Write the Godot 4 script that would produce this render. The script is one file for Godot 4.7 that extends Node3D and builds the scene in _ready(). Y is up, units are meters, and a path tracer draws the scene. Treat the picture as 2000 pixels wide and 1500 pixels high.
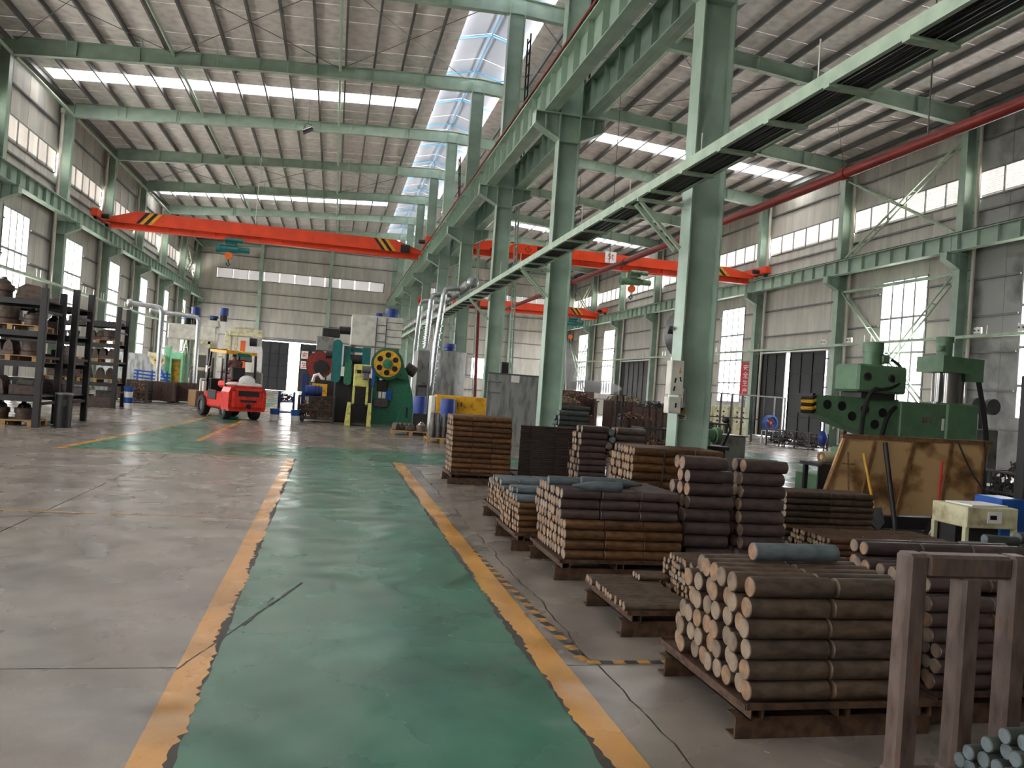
extends Node3D
# A steel forging hall: two crane aisles under one gabled roof, round steel bars on pallets beside a green walkway.
const PITCH := 7.4      # distance between the portal frames
const XL := -12.8       # column lines
const XM := 5.1
const XR := 23.0
const WL := -13.15      # inner faces of the side walls
const WR := 23.35
const ZN := 11.1        # end walls
const ZF := -77.7
var M := {}
var rng := RandomNumberGenerator.new()

class G:   # collects triangles; each face gets its own normals, front faces run clockwise
	var v := PackedVector3Array()
	var n := PackedVector3Array()
	func tri(a: Vector3, b: Vector3, c: Vector3, na: Vector3, nb: Vector3, nc: Vector3) -> void:
		if (b - a).cross(c - a).dot(na + nb + nc) > 0.0:
			v.append_array([a, c, b]); n.append_array([na, nc, nb])
		else:
			v.append_array([a, b, c]); n.append_array([na, nb, nc])
	func quad(a: Vector3, b: Vector3, c: Vector3, d: Vector3, nn: Vector3) -> void:
		tri(a, b, c, nn, nn, nn); tri(a, c, d, nn, nn, nn)
	func quads(a: Vector3, b: Vector3, c: Vector3, d: Vector3, na: Vector3, nb: Vector3, nc: Vector3, nd: Vector3) -> void:
		tri(a, b, c, na, nb, nc); tri(a, c, d, na, nc, nd)
	func box(c: Vector3, s: Vector3, t := Basis()) -> G:
		var h := s * 0.5
		for ax in 3:
			for sg in [-1.0, 1.0]:
				var nn := Vector3.ZERO; nn[ax] = sg
				var u := Vector3.ZERO; u[(ax + 1) % 3] = h[(ax + 1) % 3]
				var w := Vector3.ZERO; w[(ax + 2) % 3] = h[(ax + 2) % 3]
				var o: Vector3 = nn * h[ax]
				quad(c + t * (o - u - w), c + t * (o + u - w), c + t * (o + u + w), c + t * (o - u + w), t * nn)
		return self
	func cbox(c: Vector3, s: Vector3, ch := 0.01, t := Basis()) -> G:   # box with chamfered edges
		var h := s * 0.5
		var k := minf(ch, minf(h.x, minf(h.y, h.z)) * 0.9)
		for ax in 3:
			var a1 := (ax + 1) % 3
			var a2 := (ax + 2) % 3
			for sg in [-1.0, 1.0]:
				var p: Array = []
				for q in [[-1, -1], [1, -1], [1, 1], [-1, 1]]:
					var w := Vector3.ZERO
					w[ax] = sg * h[ax]; w[a1] = q[0] * (h[a1] - k); w[a2] = q[1] * (h[a2] - k)
					p.append(c + t * w)
				var nn := Vector3.ZERO; nn[ax] = sg
				quad(p[0], p[1], p[2], p[3], t * nn)
				for sh in [-1.0, 1.0]:   # edge between faces ax and a1
					var e: Array = []
					for q in [[0, -1], [0, 1], [1, 1], [1, -1]]:
						var w := Vector3.ZERO
						w[ax] = sg * (h[ax] - (k if q[0] == 1 else 0.0)); w[a1] = sh * (h[a1] - (0.0 if q[0] == 1 else k)); w[a2] = q[1] * (h[a2] - k)
						e.append(c + t * w)
					var en := Vector3.ZERO; en[ax] = sg; en[a1] = sh
					quad(e[0], e[1], e[2], e[3], t * en.normalized())
		for sx in [-1.0, 1.0]:
			for sy in [-1.0, 1.0]:
				for sz in [-1.0, 1.0]:
					var nn := Vector3(sx, sy, sz).normalized()
					tri(c + t * Vector3(sx * h.x, sy * (h.y - k), sz * (h.z - k)), c + t * Vector3(sx * (h.x - k), sy * h.y, sz * (h.z - k)), c + t * Vector3(sx * (h.x - k), sy * (h.y - k), sz * h.z), t * nn, t * nn, t * nn)
		return self
	func bar(a: Vector3, b: Vector3, w: float, h: float, up := Vector3.UP) -> G:   # square bar from a to b, h along up
		var d := b - a
		var z := d.normalized()
		if absf(z.dot(up)) > 0.98: up = Vector3.FORWARD if absf(z.z) < 0.9 else Vector3.RIGHT
		var x := up.cross(z).normalized()
		return box((a + b) * 0.5, Vector3(w, h, d.length()), Basis(x, z.cross(x), z))
	func frame(z: Vector3) -> Basis:
		var up := Vector3.UP if absf(z.y) < 0.9 else Vector3.RIGHT
		var x := up.cross(z).normalized()
		return Basis(x, z.cross(x), z)
	func cyl(a: Vector3, b: Vector3, r0: float, r1 := -1.0, seg := 12, caps := true) -> G:
		if r1 < 0.0: r1 = r0
		var z := (b - a).normalized()
		var f := frame(z)
		var sl := (r0 - r1) / maxf((b - a).length(), 0.0001)
		for i in seg:
			var t0 := TAU * i / seg
			var t1 := TAU * (i + 1) / seg
			var d0 := f.x * cos(t0) + f.y * sin(t0)
			var d1 := f.x * cos(t1) + f.y * sin(t1)
			var n0 := (d0 + z * sl).normalized()
			var n1 := (d1 + z * sl).normalized()
			if r1 > 0.0: quads(a + d0 * r0, a + d1 * r0, b + d1 * r1, b + d0 * r1, n0, n1, n1, n0)
			else: tri(a + d0 * r0, a + d1 * r0, b, n0, n1, (n0 + n1).normalized())
			if caps:
				if r0 > 0.0: tri(a, a + d0 * r0, a + d1 * r0, -z, -z, -z)
				if r1 > 0.0: tri(b, b + d0 * r1, b + d1 * r1, z, z, z)
		return self
	func lathe(o: Vector3, prof: Array, seg := 16, t := Basis(), smooth := false) -> G:   # prof: [radius, height] upwards along t.y
		for k in prof.size() - 1:
			var p0: Vector2 = Vector2(prof[k][0], prof[k][1])
			var p1: Vector2 = Vector2(prof[k + 1][0], prof[k + 1][1])
			var d := p1 - p0
			if d.length() < 1e-6: continue
			var pn := Vector2(d.y, -d.x).normalized()
			for i in seg:
				var t0 := TAU * i / seg
				var t1 := TAU * (i + 1) / seg
				var d0 := Vector3(cos(t0), 0, sin(t0))
				var d1 := Vector3(cos(t1), 0, sin(t1))
				var a := o + t * (d0 * p0.x + Vector3.UP * p0.y)
				var b := o + t * (d1 * p0.x + Vector3.UP * p0.y)
				var c := o + t * (d1 * p1.x + Vector3.UP * p1.y)
				var e := o + t * (d0 * p1.x + Vector3.UP * p1.y)
				var n0 := t * (d0 * pn.x + Vector3.UP * pn.y)
				var n1 := t * (d1 * pn.x + Vector3.UP * pn.y)
				if p0.x > 1e-5: tri(a, b, c, n0, n1, n1)
				if p1.x > 1e-5: tri(a, c, e, n0, n1, n0)
		return self
	func ring(o: Vector3, axis: Vector3, r_in: float, r_out: float, th: float, seg := 24) -> G:
		var f := frame(axis.normalized())
		return lathe(o - axis.normalized() * th * 0.5, [[r_in, 0], [r_out, 0], [r_out, th], [r_in, th], [r_in, 0]], seg, Basis(f.x, f.z, -f.y))
	func disc(o: Vector3, axis: Vector3, r: float, th: float, seg := 24) -> G:
		var z := axis.normalized()
		return cyl(o - z * th * 0.5, o + z * th * 0.5, r, r, seg)
	func tube(p: Array, r: float, seg := 8) -> G:   # swept along points, turned smoothly
		var last: Basis
		for k in p.size():
			var dirv: Vector3
			if k == 0: dirv = p[1] - p[0]
			elif k == p.size() - 1: dirv = p[k] - p[k - 1]
			else: dirv = (p[k + 1] - p[k]).normalized() + (p[k] - p[k - 1]).normalized()
			var z := dirv.normalized()
			var f: Basis
			if k == 0: f = frame(z)
			else:
				var x := (last.x - z * last.x.dot(z)).normalized()
				f = Basis(x, z.cross(x), z)
				for i in seg:
					var t0 := TAU * i / seg
					var t1 := TAU * (i + 1) / seg
					var a0 := last.x * cos(t0) + last.y * sin(t0)
					var a1 := last.x * cos(t1) + last.y * sin(t1)
					var b0 := f.x * cos(t0) + f.y * sin(t0)
					var b1 := f.x * cos(t1) + f.y * sin(t1)
					quads(p[k - 1] + a0 * r, p[k - 1] + a1 * r, p[k] + b1 * r, p[k] + b0 * r, a0, a1, b1, b0)
			if k == 0 or k == p.size() - 1:
				for i in seg:
					var t0 := TAU * i / seg
					var t1 := TAU * (i + 1) / seg
					var nn := -z if k == 0 else z
					tri(p[k], p[k] + (f.x * cos(t0) + f.y * sin(t0)) * r, p[k] + (f.x * cos(t1) + f.y * sin(t1)) * r, nn, nn, nn)
			last = f
		return self
	func ball(c: Vector3, r: Vector3, seg := 12, rows := 8) -> G:
		for j in rows:
			for i in seg:
				var q: Array = []
				for e in [[0, 0], [1, 0], [1, 1], [0, 1]]:
					var th: float = PI * (j + e[1]) / rows
					var ph: float = TAU * (i + e[0]) / seg
					q.append(Vector3(sin(th) * cos(ph), cos(th), sin(th) * sin(ph)))
				var w := func(d: Vector3): return (d / r).normalized()
				if j > 0: tri(c + q[0] * r, c + q[1] * r, c + q[2] * r, w.call(q[0]), w.call(q[1]), w.call(q[2]))
				if j < rows - 1: tri(c + q[0] * r, c + q[2] * r, c + q[3] * r, w.call(q[0]), w.call(q[2]), w.call(q[3]))
		return self
	func prism(poly: PackedVector2Array, th: float, t := Transform3D()) -> G:   # outline in xy, extruded along z from 0 to th
		var idx := Geometry2D.triangulate_polygon(poly)
		var z0 := t.basis * Vector3(0, 0, -1)
		for i in range(0, idx.size(), 3):
			var a := poly[idx[i]]; var b := poly[idx[i + 1]]; var c := poly[idx[i + 2]]
			tri(t * Vector3(a.x, a.y, 0), t * Vector3(b.x, b.y, 0), t * Vector3(c.x, c.y, 0), z0, z0, z0)
			tri(t * Vector3(a.x, a.y, th), t * Vector3(b.x, b.y, th), t * Vector3(c.x, c.y, th), -z0, -z0, -z0)
		var cw := Geometry2D.is_polygon_clockwise(poly)
		for i in poly.size():
			var a := poly[i]
			var b := poly[(i + 1) % poly.size()]
			var e := b - a
			var o := Vector2(-e.y, e.x).normalized() if cw else Vector2(e.y, -e.x).normalized()
			quad(t * Vector3(a.x, a.y, 0), t * Vector3(b.x, b.y, 0), t * Vector3(b.x, b.y, th), t * Vector3(a.x, a.y, th), (t.basis * Vector3(o.x, o.y, 0)).normalized())
		return self
	func surface(m: ArrayMesh, mat: Material) -> ArrayMesh:
		var a: Array = []; a.resize(Mesh.ARRAY_MAX)
		a[Mesh.ARRAY_VERTEX] = v; a[Mesh.ARRAY_NORMAL] = n
		m.add_surface_from_arrays(Mesh.PRIMITIVE_TRIANGLES, a)
		m.surface_set_material(m.get_surface_count() - 1, mat)
		return m
	func mesh(mat: Material) -> ArrayMesh:
		return surface(ArrayMesh.new(), mat)

# ---- naming helpers -------------------------------------------------------
func inst(called: String, mesh: Mesh, parent: Node = self, at := Transform3D()) -> MeshInstance3D:
	var o := MeshInstance3D.new()
	o.name = called; o.mesh = mesh; o.transform = at
	parent.add_child(o, true)
	return o
func part(called: String, g: G, mat: Material, parent: Node) -> MeshInstance3D:
	return inst(called, g.mesh(mat), parent)
func tag(o: Node, label: String, category: String, group := "", kind := "") -> Node:
	if label: o.set_meta("label", label)
	if category: o.set_meta("category", category)
	if group: o.set_meta("group", group)
	if kind: o.set_meta("kind", kind)
	return o
func thing(called: String, label: String, category: String, at := Vector3.ZERO, turn := 0.0, group := "", kind := "") -> Node3D:
	var o := Node3D.new()
	o.name = called; o.position = at; o.rotation.y = turn
	add_child(o, true)
	tag(o, label, category, group, kind)
	return o
func one(called: String, g: G, mat: Material, label: String, category: String, at := Vector3.ZERO, turn := 0.0, group := "", kind := "") -> MeshInstance3D:
	var o := inst(called, g.mesh(mat), self, Transform3D(Basis(Vector3.UP, turn), at))
	tag(o, label, category, group, kind)
	return o
func copy(o: Node3D, at: Vector3, turn := 0.0, label := "") -> Node3D:
	var c: Node3D = o.duplicate()
	c.name = String(o.name).rstrip("0123456789_")
	add_child(c, true)
	c.position = at; c.rotation = Vector3(0, turn, 0)
	if label: c.set_meta("label", label)
	return c
func V(x: float, y: float, z: float) -> Vector3: return Vector3(x, y, z)
func poly(a: Array) -> PackedVector2Array:
	var p := PackedVector2Array()
	for q in a: p.append(Vector2(q[0], q[1]))
	return p
func curve(a: Vector3, b: Vector3, c: Vector3, d: Vector3, k := 10) -> Array:
	var p: Array = []
	for i in k + 1: p.append(a.bezier_interpolate(b, c, d, float(i) / k))
	return p

# ---- materials ------------------------------------------------------------
func noise_tex(sd: int, freq: float, stops: Array, size := 512, oct := 4, as_normal := 0.0, kind := FastNoiseLite.TYPE_SIMPLEX_SMOOTH) -> NoiseTexture2D:
	var f := FastNoiseLite.new()
	f.seed = sd; f.frequency = freq; f.fractal_octaves = oct; f.noise_type = kind
	var t := NoiseTexture2D.new()
	t.width = size; t.height = size; t.seamless = true; t.noise = f
	if as_normal > 0.0:
		t.as_normal_map = true; t.bump_strength = as_normal
	else:
		var g := Gradient.new()
		var off := PackedFloat32Array(); var col := PackedColorArray()
		for s in stops:
			off.append(s[0]); col.append(s[1] if s[1] is Color else Color(s[1], s[1], s[1]))
		g.offsets = off; g.colors = col
		t.color_ramp = g
	return t
func mat(called: String, c: Color, rough := 0.6, metal := 0.0, tex: Texture2D = null, sc := Vector3.ONE, world := true) -> StandardMaterial3D:
	var m := StandardMaterial3D.new()
	m.resource_name = called; m.albedo_color = c; m.roughness = rough; m.metallic = metal
	if tex:
		m.albedo_texture = tex; m.uv1_triplanar = true; m.uv1_world_triplanar = world; m.uv1_scale = sc
		m.uv1_triplanar_sharpness = 8.0
	M[called] = m
	return m
func wave_normals(size: int, waves: int) -> ImageTexture:   # gentle trowel waves of a floor, repeating without a seam
	var r := RandomNumberGenerator.new(); r.seed = 11
	var w: Array = []
	for i in waves:
		var kx := r.randi_range(-14, 14)
		var ky := r.randi_range(-14, 14)
		if kx * kx + ky * ky < 6: kx += 4
		w.append([kx * TAU / size, ky * TAU / size, r.randf() * TAU, 0.006 / sqrt(float(kx * kx + ky * ky)) ])
	var img := Image.create(size, size, false, Image.FORMAT_RGBF)
	for y in size:
		for x in size:
			var gx := 0.0
			var gy := 0.0
			for q in w:
				var c: float = cos(q[0] * x + q[1] * y + q[2]) * q[3] * size / TAU
				gx += q[0] * c; gy += q[1] * c
			var n := Vector3(-gx, -gy, 1.0).normalized() * 0.5 + Vector3.ONE * 0.5
			img.set_pixel(x, y, Color(n.x, n.y, n.z))
	return ImageTexture.create_from_image(img)
func make_materials() -> void:
	var blot := noise_tex(3, 0.009, [[0.0, 0.85], [0.4, 0.94], [0.7, 1.0], [1.0, 0.97]], 512, 5)
	var soft := noise_tex(5, 0.006, [[0.0, 0.86], [1.0, 1.0]], 512, 4)
	var grime := noise_tex(9, 0.012, [[0.0, Color(0.66, 0.61, 0.56)], [0.25, Color(0.84, 0.81, 0.78)], [0.5, Color(0.96, 0.96, 0.95)], [1.0, Color(1, 1, 1)]], 512, 5)
	var chips := noise_tex(14, 0.03, [[0.0, Color(0.35, 0.33, 0.3)], [0.2, Color(0.6, 0.58, 0.55)], [0.28, Color(0.95, 0.95, 0.95)], [1.0, Color(1, 1, 1)]], 512, 4)
	M["t_blot"] = blot; M["t_soft"] = soft
	# floor
	var fl := noise_tex(21, 0.005, [[0.0, Color(0.74, 0.73, 0.72)], [0.35, Color(0.86, 0.855, 0.85)], [0.6, Color(0.94, 0.93, 0.92)], [1.0, Color(1, 0.99, 0.98)]], 1024, 6)
	var specks := noise_tex(22, 0.09, [[0.0, Color(0.1, 0.1, 0.1, 0.9)], [0.16, Color(0.22, 0.21, 0.2, 0.5)], [0.24, Color(0.3, 0.3, 0.3, 0)], [1.0, Color(0.5, 0.5, 0.5, 0)]], 1024, 3)
	var frough := noise_tex(23, 0.006, [[0.0, 0.2], [0.5, 0.26], [1.0, 0.34]], 512, 5)
	var fnorm := wave_normals(512, 40)
	for f in [["concrete", Color(0.55, 0.515, 0.48)], ["green_paint", Color(0.23, 0.45, 0.36)], ["yellow_paint", Color(0.83, 0.60, 0.28)]]:
		var m := mat(f[0], f[1], 1.0, 0.0, fl, Vector3.ONE * 0.22)
		m.roughness_texture = frough; m.normal_enabled = true; m.normal_texture = fnorm; m.normal_scale = 1.0
		m.detail_enabled = true; m.detail_albedo = specks; m.detail_blend_mode = BaseMaterial3D.BLEND_MODE_MIX
		m.detail_uv_layer = BaseMaterial3D.DETAIL_UV_2; m.uv2_triplanar = true; m.uv2_world_triplanar = true; m.uv2_scale = Vector3.ONE * 1.7
	mat("chipped_base", Color(0.24, 0.22, 0.2), 0.6, 0.0, blot, Vector3.ONE * 1.5)
	mat("joint", Color(0.17, 0.16, 0.15), 0.9)
	mat("tape_yellow", Color(0.72, 0.52, 0.24), 0.5, 0.0, grime, Vector3.ONE * 3.0)
	mat("tape_black", Color(0.2, 0.19, 0.19), 0.5, 0.0, blot, Vector3.ONE * 3.0)
	# building
	mat("steel_green", Color(0.66, 0.75, 0.68), 0.42, 0.0, soft, Vector3.ONE * 0.4)
	mat("steel_green_pale", Color(0.68, 0.76, 0.67), 0.45, 0.0, blot, Vector3.ONE * 0.6)
	mat("panel", Color(0.80, 0.78, 0.74), 0.55, 0.0, soft, Vector3(0.5, 0.1, 0.5))
	mat("panel_b", Color(0.77, 0.75, 0.72), 0.55, 0.0, soft, Vector3(0.4, 0.12, 0.4))
	mat("panel_stained", Color(0.62, 0.62, 0.61), 0.55, 0.0, noise_tex(31, 0.008, [[0.0, 0.62], [0.3, 0.86], [0.5, 1.0], [1.0, 0.97]], 512, 6), Vector3.ONE * 0.12)
	mat("girt", Color(0.52, 0.52, 0.52), 0.5, 0.3, soft, Vector3.ONE * 0.3)
	mat("foil", Color(0.94, 0.91, 0.90), 0.5, 0.0, noise_tex(33, 0.01, [[0.0, 0.84], [0.5, 0.97], [1.0, 1.0]], 512, 5), Vector3(0.35, 0.35, 0.35))
	mat("seam", Color(0.56, 0.53, 0.51), 0.6)
	mat("purlin", Color(0.42, 0.42, 0.42), 0.5, 0.3, soft, Vector3.ONE * 0.3)
	mat("downpipe", Color(0.80, 0.77, 0.72), 0.5, 0.0, soft, Vector3.ONE * 0.3)
	mat("window_frame", Color(0.62, 0.62, 0.62), 0.5, 0.2)
	mat("louver", Color(0.82, 0.80, 0.78), 0.5, 0.0, soft, Vector3.ONE * 0.5)
	mat("door_dark", Color(0.20, 0.205, 0.215), 0.5, 0.2, blot, Vector3.ONE * 0.3)
	mat("blue_frame", Color(0.45, 0.66, 0.78), 0.5)
	var gl := mat("pane", Color(0.92, 0.95, 0.97, 0.12), 0.05)
	gl.transparency = BaseMaterial3D.TRANSPARENCY_ALPHA
	var dp := mat("dusty_pane", Color(0.80, 0.78, 0.76, 0.9), 0.4)
	dp.transparency = BaseMaterial3D.TRANSPARENCY_ALPHA
	var sk := mat("roof_light", Color(0.95, 0.95, 0.92, 0.35), 0.3)
	sk.transparency = BaseMaterial3D.TRANSPARENCY_ALPHA
	var sd := mat("ridge_sheet", Color(0.74, 0.76, 0.80, 0.985), 0.4, 0.0)
	sd.transparency = BaseMaterial3D.TRANSPARENCY_ALPHA
	mat("outside_ground", Color(0.68, 0.67, 0.63), 0.9, 0.0, blot, Vector3.ONE * 0.1)
	mat("grass", Color(0.42, 0.58, 0.24), 0.9, 0.0, blot, Vector3.ONE * 0.5)
	mat("outside_stone", Color(0.72, 0.64, 0.56), 0.9, 0.0, blot, Vector3.ONE * 0.6)
	# machines and stores
	mat("crane_orange", Color(0.90, 0.27, 0.11), 0.4, 0.0, soft, Vector3.ONE * 0.3)
	mat("black", Color(0.06, 0.06, 0.065), 0.5)
	mat("rubber", Color(0.10, 0.10, 0.10), 0.8, 0.0, blot, Vector3.ONE)
	mat("dark_steel", Color(0.20, 0.195, 0.195), 0.5, 0.4, blot, Vector3.ONE * 0.8)
	mat("grey_steel", Color(0.42, 0.42, 0.42), 0.45, 0.5, blot, Vector3.ONE * 0.8)
	mat("galvanised", Color(0.70, 0.71, 0.71), 0.32, 0.85, blot, Vector3.ONE * 1.4)
	mat("grey_sheet", Color(0.55, 0.55, 0.54), 0.45, 0.3, grime, Vector3(0.5, 0.3, 0.5))
	mat("zinc_stained", Color(0.60, 0.60, 0.59), 0.5, 0.2, noise_tex(41, 0.02, [[0.0, 0.68], [0.4, 0.88], [0.6, 1.0], [1.0, 0.95]], 512, 6), Vector3(0.5, 0.12, 0.5))
	mat("red_pipe", Color(0.52, 0.13, 0.10), 0.45, 0.0, soft, Vector3.ONE * 0.4)
	mat("fork_red", Color(0.85, 0.17, 0.10), 0.35, 0.0, grime, Vector3.ONE * 0.7)
	mat("warning_yellow", Color(0.88, 0.66, 0.14), 0.45, 0.0, grime, Vector3.ONE * 0.7)
	mat("orange_paint", Color(0.86, 0.38, 0.10), 0.45)
	mat("cream", Color(0.82, 0.80, 0.66), 0.5, 0.0, grime, Vector3.ONE * 0.5)
	mat("cream_pale", Color(0.84, 0.83, 0.78), 0.5, 0.0, blot, Vector3.ONE * 0.5)
	mat("lemon", Color(0.83, 0.82, 0.45), 0.5, 0.0, grime, Vector3.ONE * 0.6)
	mat("mint", Color(0.50, 0.76, 0.58), 0.5, 0.0, blot, Vector3.ONE * 0.6)
	mat("press_green", Color(0.16, 0.44, 0.33), 0.45, 0.0, chips, Vector3.ONE * 0.8)
	mat("press_teal", Color(0.08, 0.42, 0.42), 0.35, 0.0, blot, Vector3.ONE * 0.7)
	mat("drill_green", Color(0.36, 0.50, 0.37), 0.42, 0.0, blot, Vector3.ONE * 0.6)
	mat("blue", Color(0.10, 0.22, 0.52), 0.45, 0.0, blot, Vector3.ONE)
	mat("bright_blue", Color(0.10, 0.33, 0.66), 0.45, 0.0, blot, Vector3.ONE)
	mat("white", Color(0.88, 0.87, 0.85), 0.6)
	mat("sign_red", Color(0.75, 0.12, 0.14), 0.5)
	mat("dull_red", Color(0.55, 0.18, 0.15), 0.5, 0.0, grime, Vector3.ONE)
	mat("chrome", Color(0.45, 0.44, 0.43), 0.16, 0.9)
	mat("skin", Color(0.62, 0.44, 0.35), 0.6)
	mat("shirt", Color(0.42, 0.27, 0.27), 0.8, 0.0, blot, Vector3.ONE * 2.0)
	mat("hair", Color(0.05, 0.045, 0.04), 0.7)
	mat("cloth_white", Color(0.86, 0.85, 0.83), 0.85, 0.0, soft, Vector3.ONE * 2.0)
	mat("pallet_wood", Color(0.66, 0.52, 0.34), 0.8, 0.0, grime, Vector3(0.6, 3.0, 0.6))
	mat("crate_ply", Color(0.76, 0.63, 0.44), 0.75, 0.0, noise_tex(51, 0.006, [[0.0, Color(0.4, 0.33, 0.26)], [0.25, Color(0.74, 0.67, 0.6)], [0.45, Color(0.98, 0.97, 0.95)], [1.0, Color(1, 1, 1)]], 512, 5), Vector3(0.4, 0.5, 0.4))
	mat("crate_batten", Color(0.50, 0.36, 0.22), 0.8, 0.0, grime, Vector3.ONE)
	mat("casting", Color(0.37, 0.31, 0.28), 0.6, 0.25, grime, Vector3.ONE * 1.4)
	mat("casting_grey", Color(0.36, 0.35, 0.34), 0.5, 0.4, grime, Vector3.ONE * 1.4)
	mat("bin_brown", Color(0.36, 0.27, 0.24), 0.65, 0.1, grime, Vector3.ONE)
	mat("cardboard", Color(0.55, 0.42, 0.29), 0.9)
	mat("rusty_iron", Color(0.33, 0.25, 0.19), 0.65, 0.15, noise_tex(61, 0.02, [[0.0, Color(0.5, 0.42, 0.36)], [0.4, Color(0.8, 0.76, 0.72)], [0.7, Color(1.0, 0.95, 0.9)], [1.0, Color(1.0, 0.8, 0.6)]], 512, 5), Vector3.ONE)
	mat("frame_tube", Color(0.38, 0.33, 0.305), 0.55, 0.2, noise_tex(62, 0.015, [[0.0, Color(0.62, 0.5, 0.42)], [0.35, Color(0.85, 0.8, 0.78)], [0.7, Color(1.0, 0.98, 0.98)], [1.0, Color(1.0, 0.82, 0.68)]], 512, 5), Vector3(1.6, 0.5, 1.6))
	mat("wire", Color(0.27, 0.25, 0.24), 0.5, 0.5)
	mat("scrap", Color(0.34, 0.33, 0.33), 0.4, 0.6, blot, Vector3.ONE * 2.0)
	mat("scrap_rust", Color(0.44, 0.32, 0.24), 0.6, 0.2, grime, Vector3.ONE * 2.0)
	mat("scrap_pale", Color(0.56, 0.48, 0.38), 0.6, 0.1, grime, Vector3.ONE * 2.0)
	mat("tarp", Color(0.5, 0.58, 0.60), 0.8, 0.0, blot, Vector3.ONE * 3.0)
	# bars: skin and sawn ends
	var rust := noise_tex(71, 0.014, [[0.0, Color(0.66, 0.6, 0.56)], [0.4, Color(0.85, 0.81, 0.78)], [0.7, Color(1, 0.97, 0.94)], [1.0, Color(1.0, 0.8, 0.58)]], 512, 4)
	var mill := noise_tex(72, 0.012, [[0.0, Color(0.74, 0.71, 0.72)], [0.4, Color(0.88, 0.86, 0.87)], [0.75, Color(1, 0.98, 0.98)], [1.0, Color(0.97, 0.88, 0.82)]], 512, 4)
	for k in 3:
		var r := [Color(0.42, 0.31, 0.215), Color(0.38, 0.28, 0.20), Color(0.46, 0.335, 0.225)]
		var p := [Color(0.345, 0.295, 0.285), Color(0.325, 0.275, 0.265), Color(0.365, 0.31, 0.295)]
		var b := [Color(0.385, 0.34, 0.30), Color(0.355, 0.315, 0.28), Color(0.40, 0.345, 0.295)]
		var d := [Color(0.25, 0.21, 0.19), Color(0.28, 0.225, 0.2), Color(0.23, 0.2, 0.185)]
		var w := [Color(0.40, 0.30, 0.22), Color(0.37, 0.28, 0.21), Color(0.43, 0.32, 0.23)]
		var u := [Color(0.41, 0.46, 0.47), Color(0.385, 0.435, 0.45), Color(0.43, 0.48, 0.485)]
		var q := [Color(0.30, 0.33, 0.31), Color(0.28, 0.31, 0.295), Color(0.32, 0.35, 0.33)]
		var e := [Color(0.54, 0.48, 0.40), Color(0.47, 0.41, 0.34), Color(0.56, 0.45, 0.34)]
		for s in [["rust", r[k], rust, 0.44], ["plum", p[k], mill, 0.36], ["brown", b[k], rust, 0.48], ["dark", d[k], mill, 0.55], ["warm", w[k], rust, 0.6], ["bluegrey", u[k], mill, 0.6], ["olive", q[k], mill, 0.55], ["end", e[k], mill, 0.65]]:
			var m := mat("%s_%d" % [s[0], k], s[1], s[3], 0.3 if s[0] != "end" else 0.0, s[2], Vector3(1.0, 2.0, 2.0), false)
			m.uv1_offset = Vector3(0.31, 0.17, 0.53) * k

func _ready() -> void:
	rng.seed = 7
	set_camera()
	set_light()
	make_materials()
	build_floor()
	build_walls()
	build_roof()
	build_frames()
	build_services()
	build_cranes()
	build_bars()
	build_left_side()
	build_forklift()
	build_presses()
	build_middle()
	build_right_side()

func set_camera() -> void:
	var yaw := 0.2206
	var pit := 0.0087
	var rol := 0.0707
	var fwd := Vector3(sin(yaw) * cos(pit), sin(pit), -cos(yaw) * cos(pit))
	var r0 := Vector3(cos(yaw), 0, sin(yaw))
	var u0 := r0.cross(fwd)
	var right := r0 * cos(rol) + u0 * sin(rol)
	var up := u0 * cos(rol) - r0 * sin(rol)
	var cam := Camera3D.new()
	cam.name = "camera"
	cam.fov = rad_to_deg(2.0 * atan(750.0 / 1557.8))
	cam.near = 0.05; cam.far = 400.0
	cam.transform = Transform3D(Basis(right, up, -fwd), Vector3(0, 1.5, 0))
	add_child(cam)

func set_light() -> void:
	var sm := ProceduralSkyMaterial.new()
	sm.sky_top_color = Color(0.955, 0.955, 0.96)
	sm.sky_horizon_color = Color(0.97, 0.965, 0.965)
	sm.ground_bottom_color = Color(0.5, 0.5, 0.48)
	sm.ground_horizon_color = Color(0.8, 0.8, 0.8)
	sm.sun_angle_max = 1.0
	var sky := Sky.new()
	sky.sky_material = sm
	var e := Environment.new()
	e.background_mode = Environment.BG_SKY
	e.sky = sky
	e.background_energy_multiplier = 1.0
	e.ambient_light_source = Environment.AMBIENT_SOURCE_SKY
	e.tonemap_mode = Environment.TONE_MAPPER_LINEAR
	e.tonemap_exposure = 33.0
	e.sdfgi_enabled = true; e.ssao_enabled = true; e.ssil_enabled = true
	e.volumetric_fog_enabled = true; e.volumetric_fog_density = 0.0
	var w := WorldEnvironment.new()
	w.name = "overcast_day"; w.environment = e
	add_child(w)

func fz(k: int) -> float: return -(k + 0.5) * PITCH
func roof_y(x: float) -> float: return 13.62 + (minf(x, 2.0 * XM - x) - XL) * 0.0645
func wob(z: float, s := 1.0) -> float: return s * (sin(z * 3.1) * 0.5 + sin(z * 7.7 + 1.3) * 0.3 + sin(z * 19.0 + 0.4) * 0.22 + sin(z * 41.0) * 0.12)

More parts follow.
